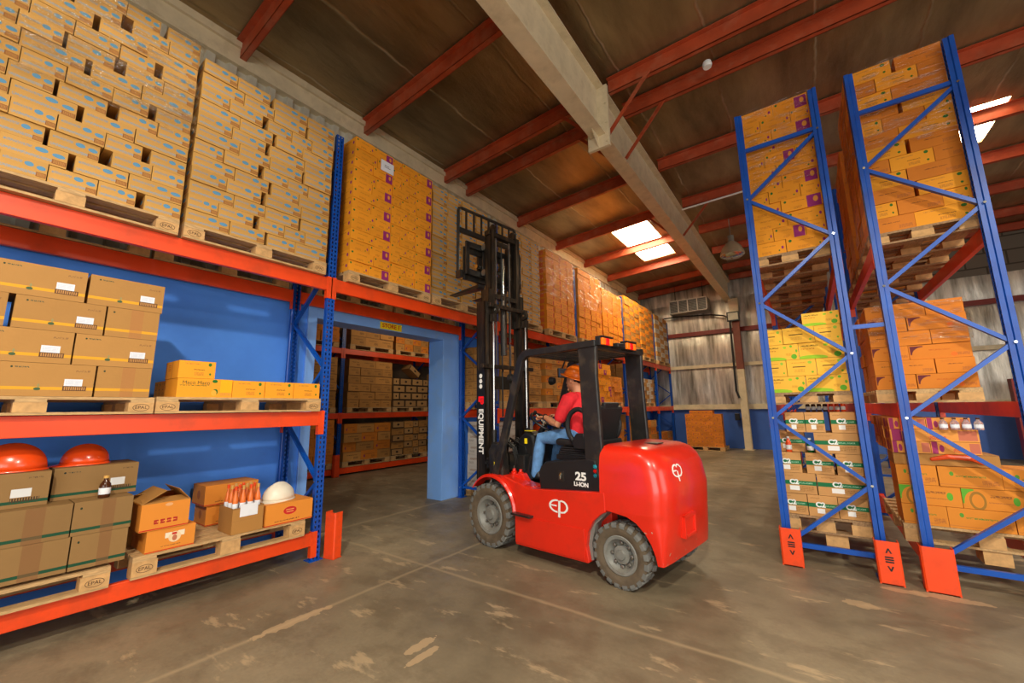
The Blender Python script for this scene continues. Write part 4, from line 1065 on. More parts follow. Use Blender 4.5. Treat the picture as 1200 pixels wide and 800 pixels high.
stack('lime_print_carton', ['greenbox', 'greenbox2'], 'y', YR+.01, -.345, .335, 1.625, 4, .168, [[1, 1], [.62, .8, .75], [.9, 1.05], [.7, 1, .8]], .34, 'yellow lime-print carton', 'left right-hand rack', 'lime and yellow cartons', alt=lambda r, k: 0 if r % 2 == 0 else 1)
carton('lime_print_carton', 'greenbox', .03, .335, YR+.02, YR+.36, 1.625+4*.168, .135, 'y', 'yellow lime-print carton lying alone on top of the others')
pc_ = carton('tan_carton', 'plainkraft', -.06, .09, YR+.3, YR+.6, 1.30, .10, 'y', 'small tan carton with a white sticker hung below the lime cartons')
bpy.data.objects.remove(pc_)
e = rp(-.345, .345, YR, .272, 'pallet under the green-band cartons at the left rack foot', h=.15)
hb_ = MB().box(-.01+.0, .16, YR+.03, YR+.25, .16, .27).build('loose_block', M['block']); tag(hb_, 'loose wooden block hanging under the green-band carton pallet', 'wood block')
rows = [[(-.345, -.12), (-.115, .115), (.12, .34)], [(-.34, -.03), (-.02, .345)], [(-.345, -.13), (-.09, .125), (.15, .35)], [(-.35, -.08), (-.0, .345)], [(-.22, -.06), (-.055, .10), (.15, .345)]]
c2m = mat('white_logo_ink', (235, 238, 232), .5)
for r, row in enumerate(rows):
    for k, (a, c) in enumerate(row):
        o = carton('green_band_carton', 'c2', a, c, YR+.01+(.09 if (r, k) == (3, 0) else 0)+random.uniform(0, .015), YR+.46, .424+r*.2, .197, 'y', 'green-band drink carton, %s row, %s from left, beside the orange guard' % (ORD[r], PLC[k]), 'green-band drink cartons')
        text('logo', 'C2', .062, c2m, o, (-(c-a)*.08, -(o.dimensions.y/2+.001), .108), RY_NEG, ext=.0004, bold=.003)
bottle((-.22, YR+.05, .424+3*.2-.002), .155, 'red bottle standing in the gap of the green-band cartons', M['redhat'], M['white'], r=.026)
bottle((-.040, YR+.08, .424+3*.2-.002), .14, 'dark green bottle in the gap of the green-band cartons', mat('green_drink', (20, 90, 40), .2), M['white'], r=.03)
for k in range(7):
    bottle((-.02+k*.05, YR+.40, 1.421), .12, 'dark bottle standing on the green-band cartons, %s from left' % PLC[k], M['brownglass'] if k < 4 else M['redhat'], M['white'], 'bottles on top of the green-band cartons', r=.02)
# right row
rp(.64, 1.40, YR, 3.003, 'pallet under the tall load at the right photo edge', d=1.22)
stack('orange_carton', ['swirl2', 'yellowbox'], 'y', YR+.01, .655, 1.375, 3.125, 12, .147, [[1, 1.15], [.75, 1, .6], [1.1, -.08, 1]], .36, 'orange-yellow carton', 'tall load at right edge', 'cartons in the high right-row load', side=2, sidekey='plainorange')
film(.65, 1.40, YR, YR+.9, 3.95, 4.90, 'clear plastic wrap over the tall load at the right edge', .012, 'y')
for i, (sx, sz) in enumerate(((1.46, 4.72), (1.44, 3.96))):
    o = MB().box(1.30, sx+.06, YR+.3, YR+.8, sz-.06, sz).build('wooden_plank', M['wood']); tag(o, 'pale wooden plank end sticking out of the right load, %s one' % ('upper' if i == 0 else 'lower'), 'plank')
for k in range(1, 4):
    y_ = YR + (1.3 if k == 1 else 2.75 if k == 2 else 4.05)
    rp(.64, 1.40, y_, 3.003, '%s pallet from the front on the high right-row beams' % PLC[k])
    stack('orange_carton', ['plainorange'], 'y', y_+.01, .66, 1.38, 3.125, 11 if k < 2 else 9, .147, [[1, 1]], .4, '', '', 'left flank of deep right-row load %d' % k, shared='orange carton in the %s load from the front, high right row' % PLC[k], side=2)
rp(.52, 1.20, YR+.02, 1.503, 'pallet under the dark-swirl orange cartons', dark=False)
stack('swirl_print_carton', ['swirl', 'swirl2'], 'y', YR+.03, .53, 1.19, 1.625, 6, .1325, [[.8, 1.1], [.55, .8, .8], [.75, 1.15], [.6, 1, .9]], .36, 'dark-swirl orange carton', 'right rack middle level', 'dark-swirl orange cartons', alt=lambda r, k: 0 if r % 2 == 0 else 1, side=2)
film(.53, 1.19, YR+.02, YR+.6, 2.05, 2.42, 'clear plastic wrap over the dark-swirl orange cartons', .008, 'y')
rp(.56, 1.60, YR+.02, .30, 'pallet under green-leaf cartons at the right photo edge', h=.15, dark=False)
hb_ = MB().box(1.02, 1.18, YR+.04, YR+.25, .19, .30).build('loose_block', M['block']); tag(hb_, 'loose wooden block hanging under the green-leaf carton pallet', 'wood block')
stack('leaf_print_carton', ['leaf', 'leafarc'], 'y', YR+.03, .57, 1.58, .452, 3, .168, [[.9, 1.2, 1.1], [1.25, 1.2, .8], [.85, 1.2, 1.2]], .36, 'green-leaf orange carton', 'right rack foot', 'green-leaf orange cartons', alt=lambda r, k: 1 if r == 1 else 0)
o = carton('magenta_print_carton', 'plainkraft', .57, 1.22, YR+.05, YR+.4, .957, .10, 'y', 'opened flat tray with a red strip above the green-leaf cartons')
rs = MB().tube([(.82, YR+.045, 1.01), (.92, YR+.035, 1.035), (1.05, YR+.035, 1.03), (1.12, YR+.045, .99)], [.015, .022, .022, .012], 8, True).build('red_strip', M['redhat']); tag(rs, 'curved red-orange plastic strip on the opened flat tray', 'strip')
stack('magenta_print_carton', ['magenta'], 'y', YR+.04, .57, 1.13, 1.058, 2, .105, [[1, 1.2], [1.3]], .36, 'magenta-print orange carton', 'right rack lower level', 'magenta-print cartons', side=3)
stack('magenta_print_carton', ['magenta'], 'y', YR+.06, .57, 1.10, 1.268, 1, .10, [[1, 1.1]], .36, 'upper magenta-print carton', 'right rack lower level', 'magenta-print cartons', side=3)
for k in range(4):
    bottle((.92+k*.07, YR+.005, 1.268), .10, 'clear pink bottle before the upper magenta carton, %s from left' % PLC[k], M['bottle'], M['brownglass'], 'pink bottles on the magenta cartons', r=.028)

# ------------------------------------------------ store shelves beyond the doorway
def store_load(a, c, z, n, h, mk, sh, grp, pats, P=-9.12, ph=.13):
    pallet(-9.95, P+.01, a, c, z, ph, 'y', 'pallet under the ' + grp, stamp=False, group='pallets in the store')
    stack('store_carton', mk, 'x', P, a, c, z+ph, n, h, pats, .4, '', '', grp, shared=sh, side=0, jit=.012)
store_load(5.7, 7.0, 3.03, 3, .23, ['plaintan'], 'tan carton on the store rack top level, left stack', 'cartons on store top shelf, left', [[1, 1, 1]])
store_load(7.1, 8.3, 3.03, 3, .2, ['plaintan', 'plainorange'], 'brown carton on the store rack top level, right stack', 'cartons on store top shelf, right', [[1, 1, 1, 1]])
store_load(4.0, 5.4, 3.03, 3, .23, ['plainorange'], 'carton on store top level left of the dark post', 'cartons on store top shelf, far left', [[1, 1, 1]])
store_load(5.7, 7.0, 1.46, 6, .2, ['plaintan'], 'tan carton in the store middle level, left stack', 'cartons on store middle shelf, left', [[1, 1, 1, 1], [.8, 1, 1.2]])
store_load(7.05, 8.3, 1.46, 4, .2, ['darktan'], 'dark-edged carton in the store middle level, right stack', 'dark-edged cartons on store middle shelf', [[1, 1, 1], [.5, 1, 1, .5]])
lean = carton('store_carton', 'darktan', -9.5, -9.15, 7.55, 8.0, 2.42, .16, 'x', 'dark-edged carton tilted on top of the store middle stack'); lean.rotation_euler = (R(-35), 0, 0); lean.location.z = 2.545
store_load(4.0, 5.4, 1.46, 6, .2, ['plaintan'], 'carton in the store middle level left of dark post', 'cartons on store middle shelf, far left', [[1, 1, 1]])
store_load(5.65, 7.0, .18, 4, .22, ['plaintan', 'plainorange'], 'brown carton in the store bottom level, left stack', 'cartons on store bottom shelf, left', [[1, 1, .8], [.7, 1, 1]])
store_load(7.05, 8.3, .18, 5, .18, ['darktan', 'plaintan'], 'brown carton in the store bottom level, right stack', 'cartons on store bottom shelf, right', [[1, .8, .5, .8]])
store_load(4.0, 5.4, .18, 5, .2, ['plainorange'], 'carton in the store bottom level left of dark post', 'cartons on store bottom shelf, far left', [[1, 1, 1]])
store_load(8.6, 9.8, 1.46, 5, .2, ['plaintan'], 'carton in store middle level by the right jamb', 'cartons on store middle shelf by jamb', [[1, 1, 1]])
store_load(8.6, 9.8, .18, 5, .2, ['plaintan'], 'carton in store bottom level by the right jamb', 'cartons on store bottom shelf by jamb', [[1, 1, 1]])
store_load(8.6, 9.8, 3.03, 3, .2, ['plaintan'], 'carton in store top level by the right jamb', 'cartons on store top shelf by jamb', [[1, 1, 1]])

# ================================================================== FORKLIFT
FA = R(171.73); FO = (-2.924, 4.229, 0)
fk = empty('forklift', FO, FA); tag(fk, 'red and black electric counterbalance forklift with its black mast raised', 'forklift')
WB = -1.607
def wheel(cx, cy, cz, r, w, side, lugs):
    e = empty('wheel', (cx, cy, cz)); e.parent = fk
    Mx = Matrix.Rotation(R(-90*side), 4, 'X')     # local z -> outward
    h = w/2; ri = r*.60
    MB().lathe([(ri, -h*.8), (r*.80, -h), (r*.93, -h*.96), (r*.955, -h*.6), (r*.955, h*.6), (r*.93, h*.96), (r*.80, h), (r*.70, h*.98), (ri, h*.80)], 48, Mx, closed=True).build('tyre', M['tyre'], e, smooth=True)
    lg = MB()
    for k in range(lugs):
        for s in (-1, 1):
            a = 2*math.pi*(k + (.5 if s > 0 else 0))/lugs; da = math.pi/lugs*.62
            pts = []
            for (aa, rr, hh) in ((-da, r*.94, h*.99), (da, r*.94, h*.99), (da, r, h*.93), (-da, r, h*.93), (-da*.8+.06, r*.94, h*.08), (da*.8+.06, r*.94, h*.08), (da*.8+.06, r, h*.08), (-da*.8+.06, r, h*.08)):
                t_ = a + aa; pts.append(Mx @ Vector((rr*math.cos(t_), rr*math.sin(t_), s*hh)))
            lg.add(pts, [(0,1,2,3), (7,6,5,4), (0,4,5,1), (1,5,6,2), (2,6,7,3), (3,7,4,0)])
            pts = []
            for (aa, rr, hh) in ((-da, r*.86, h*.985), (da, r*.86, h*.985), (da, r*.95, h*.99), (-da, r*.95, h*.99), (-da, r*.86, h*1.03), (da, r*.86, h*1.03), (da, r*.95, h*1.02), (-da, r*.95, h*1.02)):
                t_ = a + aa; pts.append(Mx @ Vector((rr*math.cos(t_), rr*math.sin(t_), s*hh)))
            lg.add(pts, [(3,2,1,0), (4,5,6,7), (0,1,5,4), (1,2,6,5), (2,3,7,6), (3,0,4,7)])
    lg.build('tread', M['tread'], e)
    MB().lathe([(r*.10, h*.2), (r*.34, h*.2), (r*.40, h*.3), (r*.50, h*.86), (r*.585, h*.92), (r*.61, h*.86), (r*.60, h*.2), (r*.58, -h*.8), (r*.1, -h*.8)], 40, Mx).build('rim', M['grey'], e, smooth=True)
    MB().lathe([(r*.30, h*.2), (r*.28, h*.55), (r*.16, h*.62), (r*.14, h*.78), (0, h*.8)], 24, Mx).build('hub', M['grey'], e, smooth=True)
    for k in range(8):
        a = 2*math.pi*k/8
        MB().lathe([(.016, h*.2), (.016, h*.52), (.009, h*.55), (0, h*.55)], 6, Matrix.Translation(Mx @ Vector((r*.36*math.cos(a), r*.36*math.sin(a), 0))) @ Mx).build('wheel_nut', M['steel'], e)
    return e
wheel(.025, .455, .335, .335, .20, 1, 22); wheel(0, -.455, .335, .335, .20, -1, 22)
wheel(WB+.025, .445, .262, .262, .17, 1, 20); wheel(WB, -.43, .262, .262, .17, -1, 20)

# main red chassis, side skirts with wheel arches
def side_profile():
    p = [(-.40, .115), (-1.26, .125)]
    for k in range(0, 8):      # front half of rear arch
        a = R(205 - 115*k/7)   # around rear wheel
        p.append((WB + .365*-math.cos(a) * -1 if False else WB - .365*math.cos(a), .30 + .36*math.sin(math.pi - a) if False else .275 + .34*abs(math.sin(a)) if a < math.pi else .275 - .34*abs(math.sin(a))))
    return p
ch = MB()
arch = [(WB + .345*math.cos(R(a)), .275 + .345*math.sin(R(a))) for a in (-22, 0, 20, 40, 58, 68)]
skirt = [(-.385, .115), (-1.275, .135)] + arch + [(-1.475, .76), (-.745, .70), (-.62, .69), (-.50, .70), (-.42, .74), (-.38, .68), (-.375, .50)]
for s in (-1, 1):
    y0, y1 = (.40, .545) if s > 0 else (-.545, -.40)
    ch.prism(skirt, y0, y1, 'xz')
ch.prism([(-.36, .12), (-1.45, .14), (-1.45, .66), (-.36, .66)], -.40, .40, 'xz')
ch.build('chassis', M['red'], fk, bevel=.012)
# waist crease panel lower down the skirt
MB().prism([(-.392, .14), (-1.25, .155), (-1.262, .30), (-1.25, .42), (-.39, .40)], .546, .556, 'xz').build('lower_skirt', M['red'], fk, bevel=.004)
# front fenders: curved sheet over the front wheels
def fender(s):
    b = MB(); n = 14; vs = []; fs = []
    for k in range(n+1):
        a = R(42 + (168-42)*k/n + 0); rr = .405 + .03*math.sin(math.pi*k/n)
        X, Z = rr*math.cos(a) + .0, .345 + rr*math.sin(a)
        if k == n: X, Z = -.40, .40
        for (y, dr) in ((.30, 0), (.545, 0), (.565, -.018), (.565, -.032), (.545, -.014), (.30, -.014)):
            q = 1 + dr/rr
            vs.append((X*q, s*y, .345 + (Z-.345)*q))
    m_ = 6
    for k in range(n):
        for j in range(m_):
            fs.append((k*m_+j, k*m_+(j+1) % m_, (k+1)*m_+(j+1) % m_, (k+1)*m_+j))
    fs.append(tuple(range(m_))); fs.append(tuple(n*m_+j for j in range(m_))[::-1])
    return b.add(vs, fs).build('fender', M['red'], fk, smooth=True)
fender(1); fender(-1)
MB().prism([(-.02, .74), (-.20, .775), (-.36, .735), (-.46, .71), (-.60, .70), (-.60, .62), (-.42, .30), (-.38, .40), (-.36, .52), (-.26, .62), (-.12, .72)], .30, .52, 'xz').build('fender_fairing', M['red'], fk, bevel=.015)
for y in (-.36, .36): MB().prism([(-.10, .60), (-.42, .60), (-.42, .72), (-.36, .80), (-.28, .79), (-.20, .77), (-.10, .75)], y-.04, y+.04, 'xz').build('cowl_rim', M['red'], fk, bevel=.012)
# floor and steps
MB().box(-.78, -.18, -.40, .40, .665, .685).build('floor_plate', M['black'], fk)
MB().box(-.64, -.38, .50, .612, .415, .435).build('step', M['blackmetal'], fk, bevel=.004)
MB().box(-.64, -.38, -.612, -.50, .415, .435).build('step', M['blackmetal'], fk, bevel=.004)
# seat box / battery cover, black
bt = MB().prism([(-.69, .675), (-1.45, .745), (-1.36, 1.02), (-1.30, 1.03), (-.77, .965), (-.71, .92), (-.675, .86)], -.49, .49, 'xz').build('battery_cover', M['black'], fk, bevel=.014)
MB().box(-1.0, -.93, .489, .494, .80, .89).build('latch_plate', M['blackmetal'], bt, bevel=.002)
MB().tube([(-.965, .495, .865), (-.965, .505, .85), (-.965, .505, .825)], [.012, .014, .010], 10, True).build('latch', M['chrome'], bt)
FACE_L = (R(90), 0, R(180))    # text on the left side (+y) reading towards the rear
text('lettering', '25', .10, M['white'], bt, (-1.20, .496, .860), FACE_L, ext=.001, bold=.004, sx=1.25)
text('lettering', 'Li-ION', .052, M['white'], bt, (-1.20, .496, .790), FACE_L, ext=.001, bold=.002, sx=1.1)
# counterweight
CWZ = [(.25, -1.965, .50), (.40, -1.99, .515), (.56, -2.015, .53), (.62, -2.02, .54), (.80, -2.03, .54), (.84, -2.025, .535), (.98, -2.0, .53), (1.06, -1.965, .515), (1.12, -1.91, .49), (1.152, -1.83, .45), (1.165, -1.70, .38)]
def cw_ring(z, xr, hw, n=22):
    """half outline from the front left round the rear to the front right"""
    pts = []; c = .30
    xf = -1.425
    if z < .62:
        xf = min(-1.425, WB - .30*math.sqrt(max(0, 1 - ((z - .22)/.38)**2)))
    if z > 1.1: xf = -1.44
    pts.append((xf, hw)); pts.append(((xf*2 + (xr + c))/3 if xr + c < xf else xf - .01, hw))
    for k in range(n+1):
        t_ = math.pi*k/n
        # superellipse rear end
        cc = math.cos(t_); ss = math.sin(t_)
        y = hw * math.copysign(abs(cc)**.38, cc); x = min(xf - .02, xr + c) - (min(xf - .02, xr + c) - xr) * (abs(ss)**.42)
        pts.append((x, y))
    pts.append(((xf*2 + (xr + c))/3 if xr + c < xf else xf - .01, -hw)); pts.append((xf, -hw))
    return pts
def cw_point(y, z):
    for (z0, a0, b0), (z1, a1, b1) in zip(CWZ, CWZ[1:]):
        if z0 <= z <= z1:
            q = (z - z0)/(z1 - z0); xr = a0 + (a1-a0)*q; hw = b0 + (b1-b0)*q; break
    x0 = min(-1.445, xr + .30); cc = min(1, (abs(y)/hw)) ** (1/.38); ss = math.sqrt(max(0, 1 - cc*cc))
    return Vector((x0 - (x0 - xr)*(ss**.42), y, z))
cw = MB(); vs = []; zs = []
Zs = [.25, .32, .40, .48, .55, .59, .62, .63, .72, .80, .84, .92, .98, 1.02, 1.06, 1.09, 1.12, 1.138, 1.152, 1.16, 1.165]
def interp(z):
    for (z0, a0, b0), (z1, a1, b1) in zip(CWZ, CWZ[1:]):
        if z0 <= z <= z1:
            q = (z - z0)/(z1 - z0); return a0 + (a1-a0)*q, b0 + (b1-b0)*q
for z in Zs:
    xr, hw = interp(z); rg = cw_ring(z, xr, hw); NR = len(rg); vs += [(x, y, z) for x, y in rg]
fs = []
for i in range(len(Zs)-1):
    for k in range(NR): fs.append((i*NR+k, i*NR+(k+1) % NR, (i+1)*NR+(k+1) % NR, (i+1)*NR+k))
fs.append(tuple(range(NR))[::-1]); fs.append(tuple((len(Zs)-1)*NR+k for k in range(NR)))
cw.add(vs, fs)
def scuffed_red():
    m = M['red'].copy(); m.name = 'scuffed_red_paint'; t = NT(m); b = m.node_tree.nodes['Principled BSDF']
    src = b.inputs['Base Color'].links[0].from_socket
    tc = t.new('ShaderNodeTexCoord'); d = t.vmath('MULTIPLY', t.vmath('SUBTRACT', tc.outputs['Object'], (WB, 0, .25)).outputs[0], (1, 0, 1)).outputs[0]
    L = t.vmath('LENGTH', d).outputs['Value']
    k = t.math('MULTIPLY', t.math('LESS_THAN', t.math('ABSOLUTE', t.math('SUBTRACT', L, .345)), .035), t.math('GREATER_THAN', t.noise(tc.outputs['Object'], 16, 5, .7), .63))
    t.link(t.mix(k, src, lin((196, 150, 128))), b.inputs['Base Color']); return m
cwo = cw.build('counterweight', scuffed_red(), fk, smooth=True, angle=50)
MB().box(-1.80, -1.68, .0, .14, 1.160, 1.170).build('filler_cap', M['blackmetal'], cwo, bevel=.003)
# tow pocket block on the rear
tp = MB(); tb_ = MB()
def frame_rect(b, y0, y1, z0, z1, xo, th):
    for (a, c, d, e_) in ((y0, y1, z0, z0+th), (y0, y1, z1-th, z1), (y0, y0+th, z0, z1), (y1-th, y1, z0, z1)): b.box(xo, xo+.06, a, c, d, e_)
frame_rect(tb_, -.01, .23, .42, .60, -2.04, .025); tb_.build('tow_pocket_frame', M['red'], cwo, bevel=.004)
MB().box(-2.022, -1.99, .015, .205, .445, .575).build('tow_pocket', M['red'], cwo)
# scuffed lower edge of the arch
sc_ = MB()
rnd = random.Random(5)
for k in range(9):
    z = .60 - .35*k/9 if k > 4 else .58 + rnd.uniform(0, .10)
    pass
# axle end behind the rear wheel
MB().tube([(-1.85, -.4, .42), (-1.85, .42, .42)], .03, 10).tube([(-1.80, -.35, .30), (-1.80, .35, .30)], .045, 10).build('steer_axle', M['steel'], fk)
MB().box(-1.80, -1.42, -.30, .30, .20, .56).build('axle_housing', M['blackmetal'], fk, bevel=.02)
MB().prism([(WB + .36, .14), (WB + .38, .30), (WB + .32, .50), (WB+.17, .62), (WB+.14, .58), (WB+.26, .47), (WB+.31, .3), (WB+.30, .16)], .34, .50, 'xz').build('inner_arch', M['grey'], fk)

# the round E-P emblem: left bowed E and right bowed P with a long stem
def emblem_2d():
    """list of quads/strips in unit square, u to the right, v up"""
    out = []
    def strip(pts, w):
        L = []
        for i, (x, y) in enumerate(pts):
            a = pts[max(0, i-1)]; b = pts[min(len(pts)-1, i+1)]
            dx, dy = b[0]-a[0], b[1]-a[1]; l = math.hypot(dx, dy) or 1
            nx, ny = -dy/l*w/2, dx/l*w/2
            L.append(((x+nx, y+ny), (x-nx, y-ny)))
        for (a, b), (c, d) in zip(L, L[1:]): out.append((a, b, d, c))
    # E: left arc
    strip([(-.12 + .50*math.cos(R(t))*1.0, .06 + .46*math.sin(R(t))) for t in range(82, 284, 12)], .13)
    strip([(-.58, .08), (-.14, .08)], .11)
    # P: stem and bowl
    strip([(.06, .52), (.02, -.80)], .14)
    strip([(.08, .46), (.22, .52), (.40, .46), (.55, .28), (.60, .06), (.55, -.16), (.40, -.34), (.22, -.40), (.06, -.38)], .13)
    return out
def emblem(name, fn, parent, sub=3):
    b = MB()
    for q in emblem_2d():
        P_ = []
        for (u, v) in q: P_.append(fn(u, v))
        b.add([p for p, n in P_] + [p + n*.002 for p, n in P_], [(0,1,2,3), (7,6,5,4), (0,4,5,1), (1,5,6,2), (2,6,7,3), (3,7,4,0)])
    return b.build(name, M['white'], parent)
emblem('emblem', lambda u, v: (Vector((-.965 - u*.17, .5455, .565 + v*.115)), Vector((0, 1, 0))), fk)
def cwmap(u, v):
    y = .225 - u*.135; z = .955 + v*.10
    p = cw_point(y, z); n = Vector((-1, .25, .1)).normalized()
    return p + n*.002, n
emblem('emblem', cwmap, cwo)

# overhead guard
og = empty('overhead_guard'); og.parent = fk
def pillar(s):
    y = s*.47
    pts = [(-.03, y*1.02, .76), (-.16, y, 1.18), (-.30, y, 1.62), (-.41, y, 1.96), (-.44, y, 2.04), (-.50, y, 2.09), (-.58, y, 2.11)]
    b = MB(); L = []
    for i, p in enumerate(pts):
        a = Vector(pts[max(0, i-1)]); c = Vector(pts[min(len(pts)-1, i+1)]); d = (c-a).normalized(); n = d.cross(Vector((0, 1, 0))).normalized()
        L.append([Vector(p) + n*.045 + Vector((0, .028, 0)), Vector(p) + n*.045 - Vector((0, .028, 0)), Vector(p) - n*.045 - Vector((0, .028, 0)), Vector(p) - n*.045 + Vector((0, .028, 0))])
    vs = [v for l in L for v in l]; fs = []
    for i in range(len(pts)-1):
        for k in range(4): fs.append((i*4+k, i*4+(k+1) % 4, (i+1)*4+(k+1) % 4, (i+1)*4+k))
    fs += [(3, 2, 1, 0), tuple((len(pts)-1)*4+k for k in range(4))]
    b.add(vs, fs).build('front_pillar', M['blackmetal'], og, bevel=.010)
pillar(1); pillar(-1)
for s in (1, -1):
    y = s*.485
    MB().prism([(-1.255, .78), (-1.455, .78), (-1.43, 1.2), (-1.41, 1.8), (-1.42, 2.13), (-1.20, 2.13), (-1.215, 2.03)], min(y, y-s*.05), max(y, y-s*.05), 'xz').build('rear_pillar', M['blackmetal'], og, bevel=.010)
    MB().prism([(-.50, 2.06), (-1.42, 2.075), (-1.42, 2.14), (-.52, 2.135), (-.47, 2.10)], min(s*.44, s*.50), max(s*.44, s*.50), 'xz').build('side_rail', M['blackmetal'], og, bevel=.008)
MB().box(-.55, -.49, -.46, .46, 2.07, 2.12).build('cross_rail', M['blackmetal'], og, bevel=.006)
MB().box(-1.42, -1.34, -.46, .46, 2.06, 2.13).build('cross_rail', M['blackmetal'], og, bevel=.006)
for k in range(7):
    y = -.36 + .72*k/6
    MB().box(-1.36, -.53, y-.012, y+.012, 2.075, 2.125).build('roof_bar', M['blackmetal'], og)
for k, (z, m_) in enumerate(((.965, M['cyan']), (.925, M['redlens']), (.885, M['cyan']))):
    MB().lathe([(0, .0), (.019, .0), (.019, .004), (0, .004)], 14, Matrix.Translation((-1.355, .486, z)) @ Matrix.Rotation(R(-90), 4, 'X')).build('sticker', m_, og)
def lamp_cluster(y):
    e = empty('rear_lamp', (-1.46, y, 2.115)); e.parent = fk
    MB().box(-.035, .05, -.10, .10, .045, .060).build('hood', M['black'], e, bevel=.003)
    MB().box(-.005, .05, -.10, .10, -.03, .05).build('housing', M['black'], e, bevel=.004)
    MB().box(-.03, -.005, -.09, -.035, -.025, .04).build('amber_lens', M['amber'], e, bevel=.004)
    MB().box(-.03, -.005, .035, .09, -.025, .04).build('amber_lens', M['amber'], e, bevel=.004)
    MB().box(-.032, -.005, -.03, .03, -.025, .04).build('red_lens', M['redlens'], e, bevel=.004)
lamp_cluster(.37); lamp_cluster(-.10)
MB().box(-1.50, -1.42, .06, .20, 2.09, 2.13).build('beacon_bracket', M['black'], fk, bevel=.006)
# mirror under the roof front
mr = empty('mirror', (-.42, -.30, 1.93)); mr.parent = fk
MB().box(-.02, .01, -.09, .09, -.06, .06).build('mirror_shell', M['black'], mr, bevel=.012)
MB().box(-.026, -.02, -.08, .08, -.05, .05).build('mirror_glass', M['chrome'], mr)
MB().tube([(0, 0, .05), (-.05, 0, .15)], .01, 8).build('mirror_arm', M['black'], mr)
# head lamps on the front pillars
for s in (1, -1):
    MB().lathe([(0, -.04), (.04, -.03), (.055, .01), (.055, .03), (0, .035)], 18, Matrix.Translation((-.20, s*.38, 1.85)) @ Matrix.Rotation(R(90), 4, 'Y')).build('head_lamp', M['black'], fk, smooth=True)

# seat with hip bar, console, steering
st = empty('seat', (-1.0, 0, .985)); st.parent = fk
MB().box(-.26, .27, -.26, .26, -.02, .03).build('slide_base', M['black'], st, bevel=.006)
bl = MB()
for k in range(4): bl.box(-.24+.01*k, .25-.01*k, -.25, .25, .03+k*.022, .048+k*.022)
bl.build('bellows', M['vinyl'], st, bevel=.004)
MB().prism([(-.24, .12), (.28, .12), (.30, .17), (.26, .20), (.10, .185), (-.18, .175), (-.24, .20)], -.25, .25, 'xz').build('cushion', M['vinyl'], st, bevel=.025)
def backrest():
    prof = [(-.16, .15), (-.28, .50), (-.27, .53), (-.21, .53), (-.17, .42), (-.11, .30), (-.10, .16)]
    MB().prism(prof, -.24, .24, 'xz').build('backrest', M['vinyl'], st, bevel=.03)
    for s in (-1, 1): MB().prism([(-.16, .18), (-.25, .48), (-.16, .44), (-.08, .30), (-.05, .2)], s*.19-.035, s*.19+.035, 'xz').build('side_bolster', M['vinyl'], st, bevel=.02)
    MB().prism([(-.26, .47), (-.29, .56), (-.25, .57), (-.21, .52)], -.14, .14, 'xz').build('headrest', M['vinyl'], st, bevel=.015)
backrest()
for s in (1, -1):
    pts = [(-.05 + .14*math.cos(R(a)), s*.285, .33 + .17*math.sin(R(a))) for a in range(250, -60, -18)]
    MB().tube([Vector(p) for p in pts], .026, 10, True).build('hip_restraint', M['vinyl'], st, smooth=True)
    MB().prism([(-.18, .10), (.0, .10), (.03, .18), (-.03, .26), (-.12, .26)], min(s*.26, s*.31), max(s*.26, s*.31), 'xz').build('armrest_bracket', M['black'], st, bevel=.012)
MB().tube([(-.02, .27, .14), (.04, .27, .19)], .015, 8).build('belt_buckle', M['chrome'], st)
ds = MB().prism([(-.08, .69), (-.34, .69), (-.36, .90), (-.40, 1.10), (-.36, 1.20), (-.24, 1.24), (-.14, 1.16), (-.10, .95)], -.30, .22, 'xz').build('dashboard', M['black'], fk, bevel=.03)
MB().box(-.33, -.22, .12, .20, 1.24, 1.246).build('warning_sticker', M['yellow'], ds)
MB().box(-.28, -.24, .20, .225, 1.10, 1.16).build('warning_sticker', M['yellow'], ds)
MB().tube([(-.26, .02, 1.14), (-.38, .02, 1.30)], .035, 12).build('steering_column', M['black'], fk, smooth=True)
sw = empty('steering_wheel', (-.395, .03, 1.335)); sw.parent = fk; sw.rotation_euler = (R(6), R(-34), 0)
MB().lathe([(.185+.015*math.cos(R(a)), .015*math.sin(R(a))) for a in range(0, 360, 45)], 36, closed=True).build('rim', M['black'], sw, smooth=True)
MB().lathe([(0, -.03), (.045, -.025), (.045, .0), (0, .008)], 20).bar((0, 0, -.012), (.16, 0, 0), .025, .01).bar((0, 0, -.012), (-.08, .14, 0), .025, .01).bar((0, 0, -.012), (-.08, -.14, 0), .025, .01).build('spokes', M['black'], sw)
MB().tube([(.13, .09, .01), (.13, .09, .05)], [.012, .02], 10, True).build('spinner_knob', M['black'], sw)
for k in range(3):
    y = -.26 - .05*k
    MB().tube([(-.42, y, 1.05), (-.46, y, 1.30)], .008, 8).build('lever', M['steel'], fk)
    MB().tube([(-.46, y, 1.29), (-.465, y, 1.33)], .02, 10, True).build('lever_knob', M['black'], fk)
